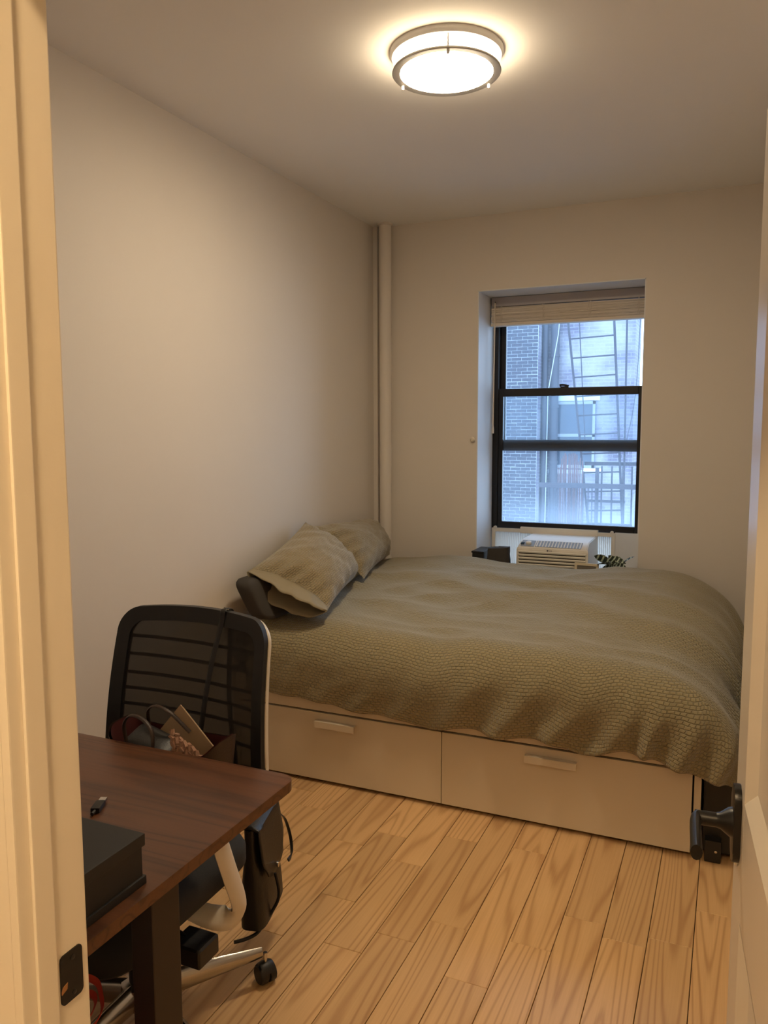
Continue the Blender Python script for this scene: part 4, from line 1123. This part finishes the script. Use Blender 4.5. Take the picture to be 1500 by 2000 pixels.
# fire escape: ladder, landing rail
def lad(z): return -0.40 - 0.121 * (z - 2.242), 0.282 - 0.065 * (z - 2.242)
fe = thing('fire_escape_ladder', (-0.1, 13.5, -1.2), 'iron fire escape ladder rising outside in front of the brick wall', 'ladder')
for s, w in ((0, 0.035), (1, 0.022)):
    ob('rail', sweep([(lad(-1.2)[s], 13.5, -1.2), (lad(6)[s], 13.5, 6)], w, 0.02, 8, square=False), 'rust', fe, True)
for q in range(-3, 13):
    z = 3.07 - 0.318 * q
    ob('rung', sweep([(lad(z)[0], 13.5, z), (lad(z)[1], 13.5, z + 0.03)], 0.012, n=8), 'rust', fe, True)
ob('thin_rod', sweep([(-0.36, 13.46, 3.6), (-0.20, 13.46, 1.3)], 0.009, n=6), 'rust', fe, True)
ob('stringer_rod', sweep([(0.392, 13.5, 6), (0.43, 13.5, 1.2), (0.45, 13.5, -1.2)], 0.016, n=8), 'rust', fe, True)
fr_ = thing('fire_escape_railing', (-0.1, 13.0, -1.2), 'iron landing railing with upright bars below the ladder', 'railing')
ob('top_rail', box(-0.86, 1.1, 12.98, 13.02, 0.62, 0.70), 'rust', fr_)
ob('rear_rail', box(-0.22, 1.1, 13.55, 13.59, 0.97, 1.03), 'rust', fr_)
ob('mid_rail', box(-0.13, 0.50, 13.14, 13.17, 0.385, 0.425), 'rust', fr_)
ob('low_rail', box(-0.10, 0.62, 13.14, 13.17, 0.01, 0.05), 'rust', fr_)
for x in (-0.80, -0.70, -0.62, -0.55, -0.42, -0.33, -0.25, -0.14, -0.06, 0.0, 0.06):
    ob('bar', sweep([(x, 13.0, 0.64), (x + 0.01, 13.0, -0.6)], 0.011, n=6), 'rust', fr_)
for x in (0.13, 0.29, 0.46, 0.60, 0.68):
    ob('bar', sweep([(x, 13.12, 0.98), (x + 0.01, 13.12, -0.6)], 0.015, n=6), 'rust', fr_)
ob('corner_post', box(0.03, 0.085, 13.1, 13.15, -0.6, 0.95), 'rust', fr_)
ob('landing', box(-0.86, 1.1, 12.98, 14.2, -0.66, -0.60), 'rust', fr_)
ob('tread', box(-0.22, 0.10, 13.3, 13.33, 0.88, 0.93, M=Matrix.Translation((0, 0, 0)) ), 'outwhite', fr_)
# weathered reed screen hung on the railing
rs = thing('reed_screen', (-0.36, 13.1, -0.1), 'bundle of brownish weathered reeds standing at the landing railing', 'screen')
for q in range(24):
    x = -0.56 + 0.0165 * q + random.uniform(-0.005, 0.005)
    zt = 0.98 + 0.16 * math.sin(q / 23 * PI) + random.uniform(-0.05, 0.08)
    ob('reed', sweep([(x, 13.10 + random.uniform(-0.02, 0.02), -0.60), (x + random.uniform(-0.02, 0.02), 13.12, zt)], 0.009, n=5), 'reed', rs)
cbl = thing('cable', (0.4, 13.6, 0), 'thin dark cable hanging in front of the yard wall', 'cable')
ob('wire', sweep(smooth_path([(0.66, 13.6, 6), (0.60, 13.6, 3.0), (0.55, 13.6, 2.0), (0.42, 13.6, 1.2), (0.40, 13.6, 0.4), (0.40, 13.6, -0.6)], 5), 0.006, n=5), 'wire', cbl, True)
cb2 = thing('cable', (-1.1, 15.4, 0), 'pale diagonal cable crossing the drainpipes outside', 'cable')
ob('wire', sweep([(-0.98, 15.5, 5.0), (-1.10, 15.5, 3.4), (-1.28, 15.5, 2.3), (-1.3, 15.5, -1.0)], 0.010, n=5), 'palewire', cb2, True)
yd = shell('ground', box(-30, 30, 5.2, 70, -9.2, -9), 'yard')
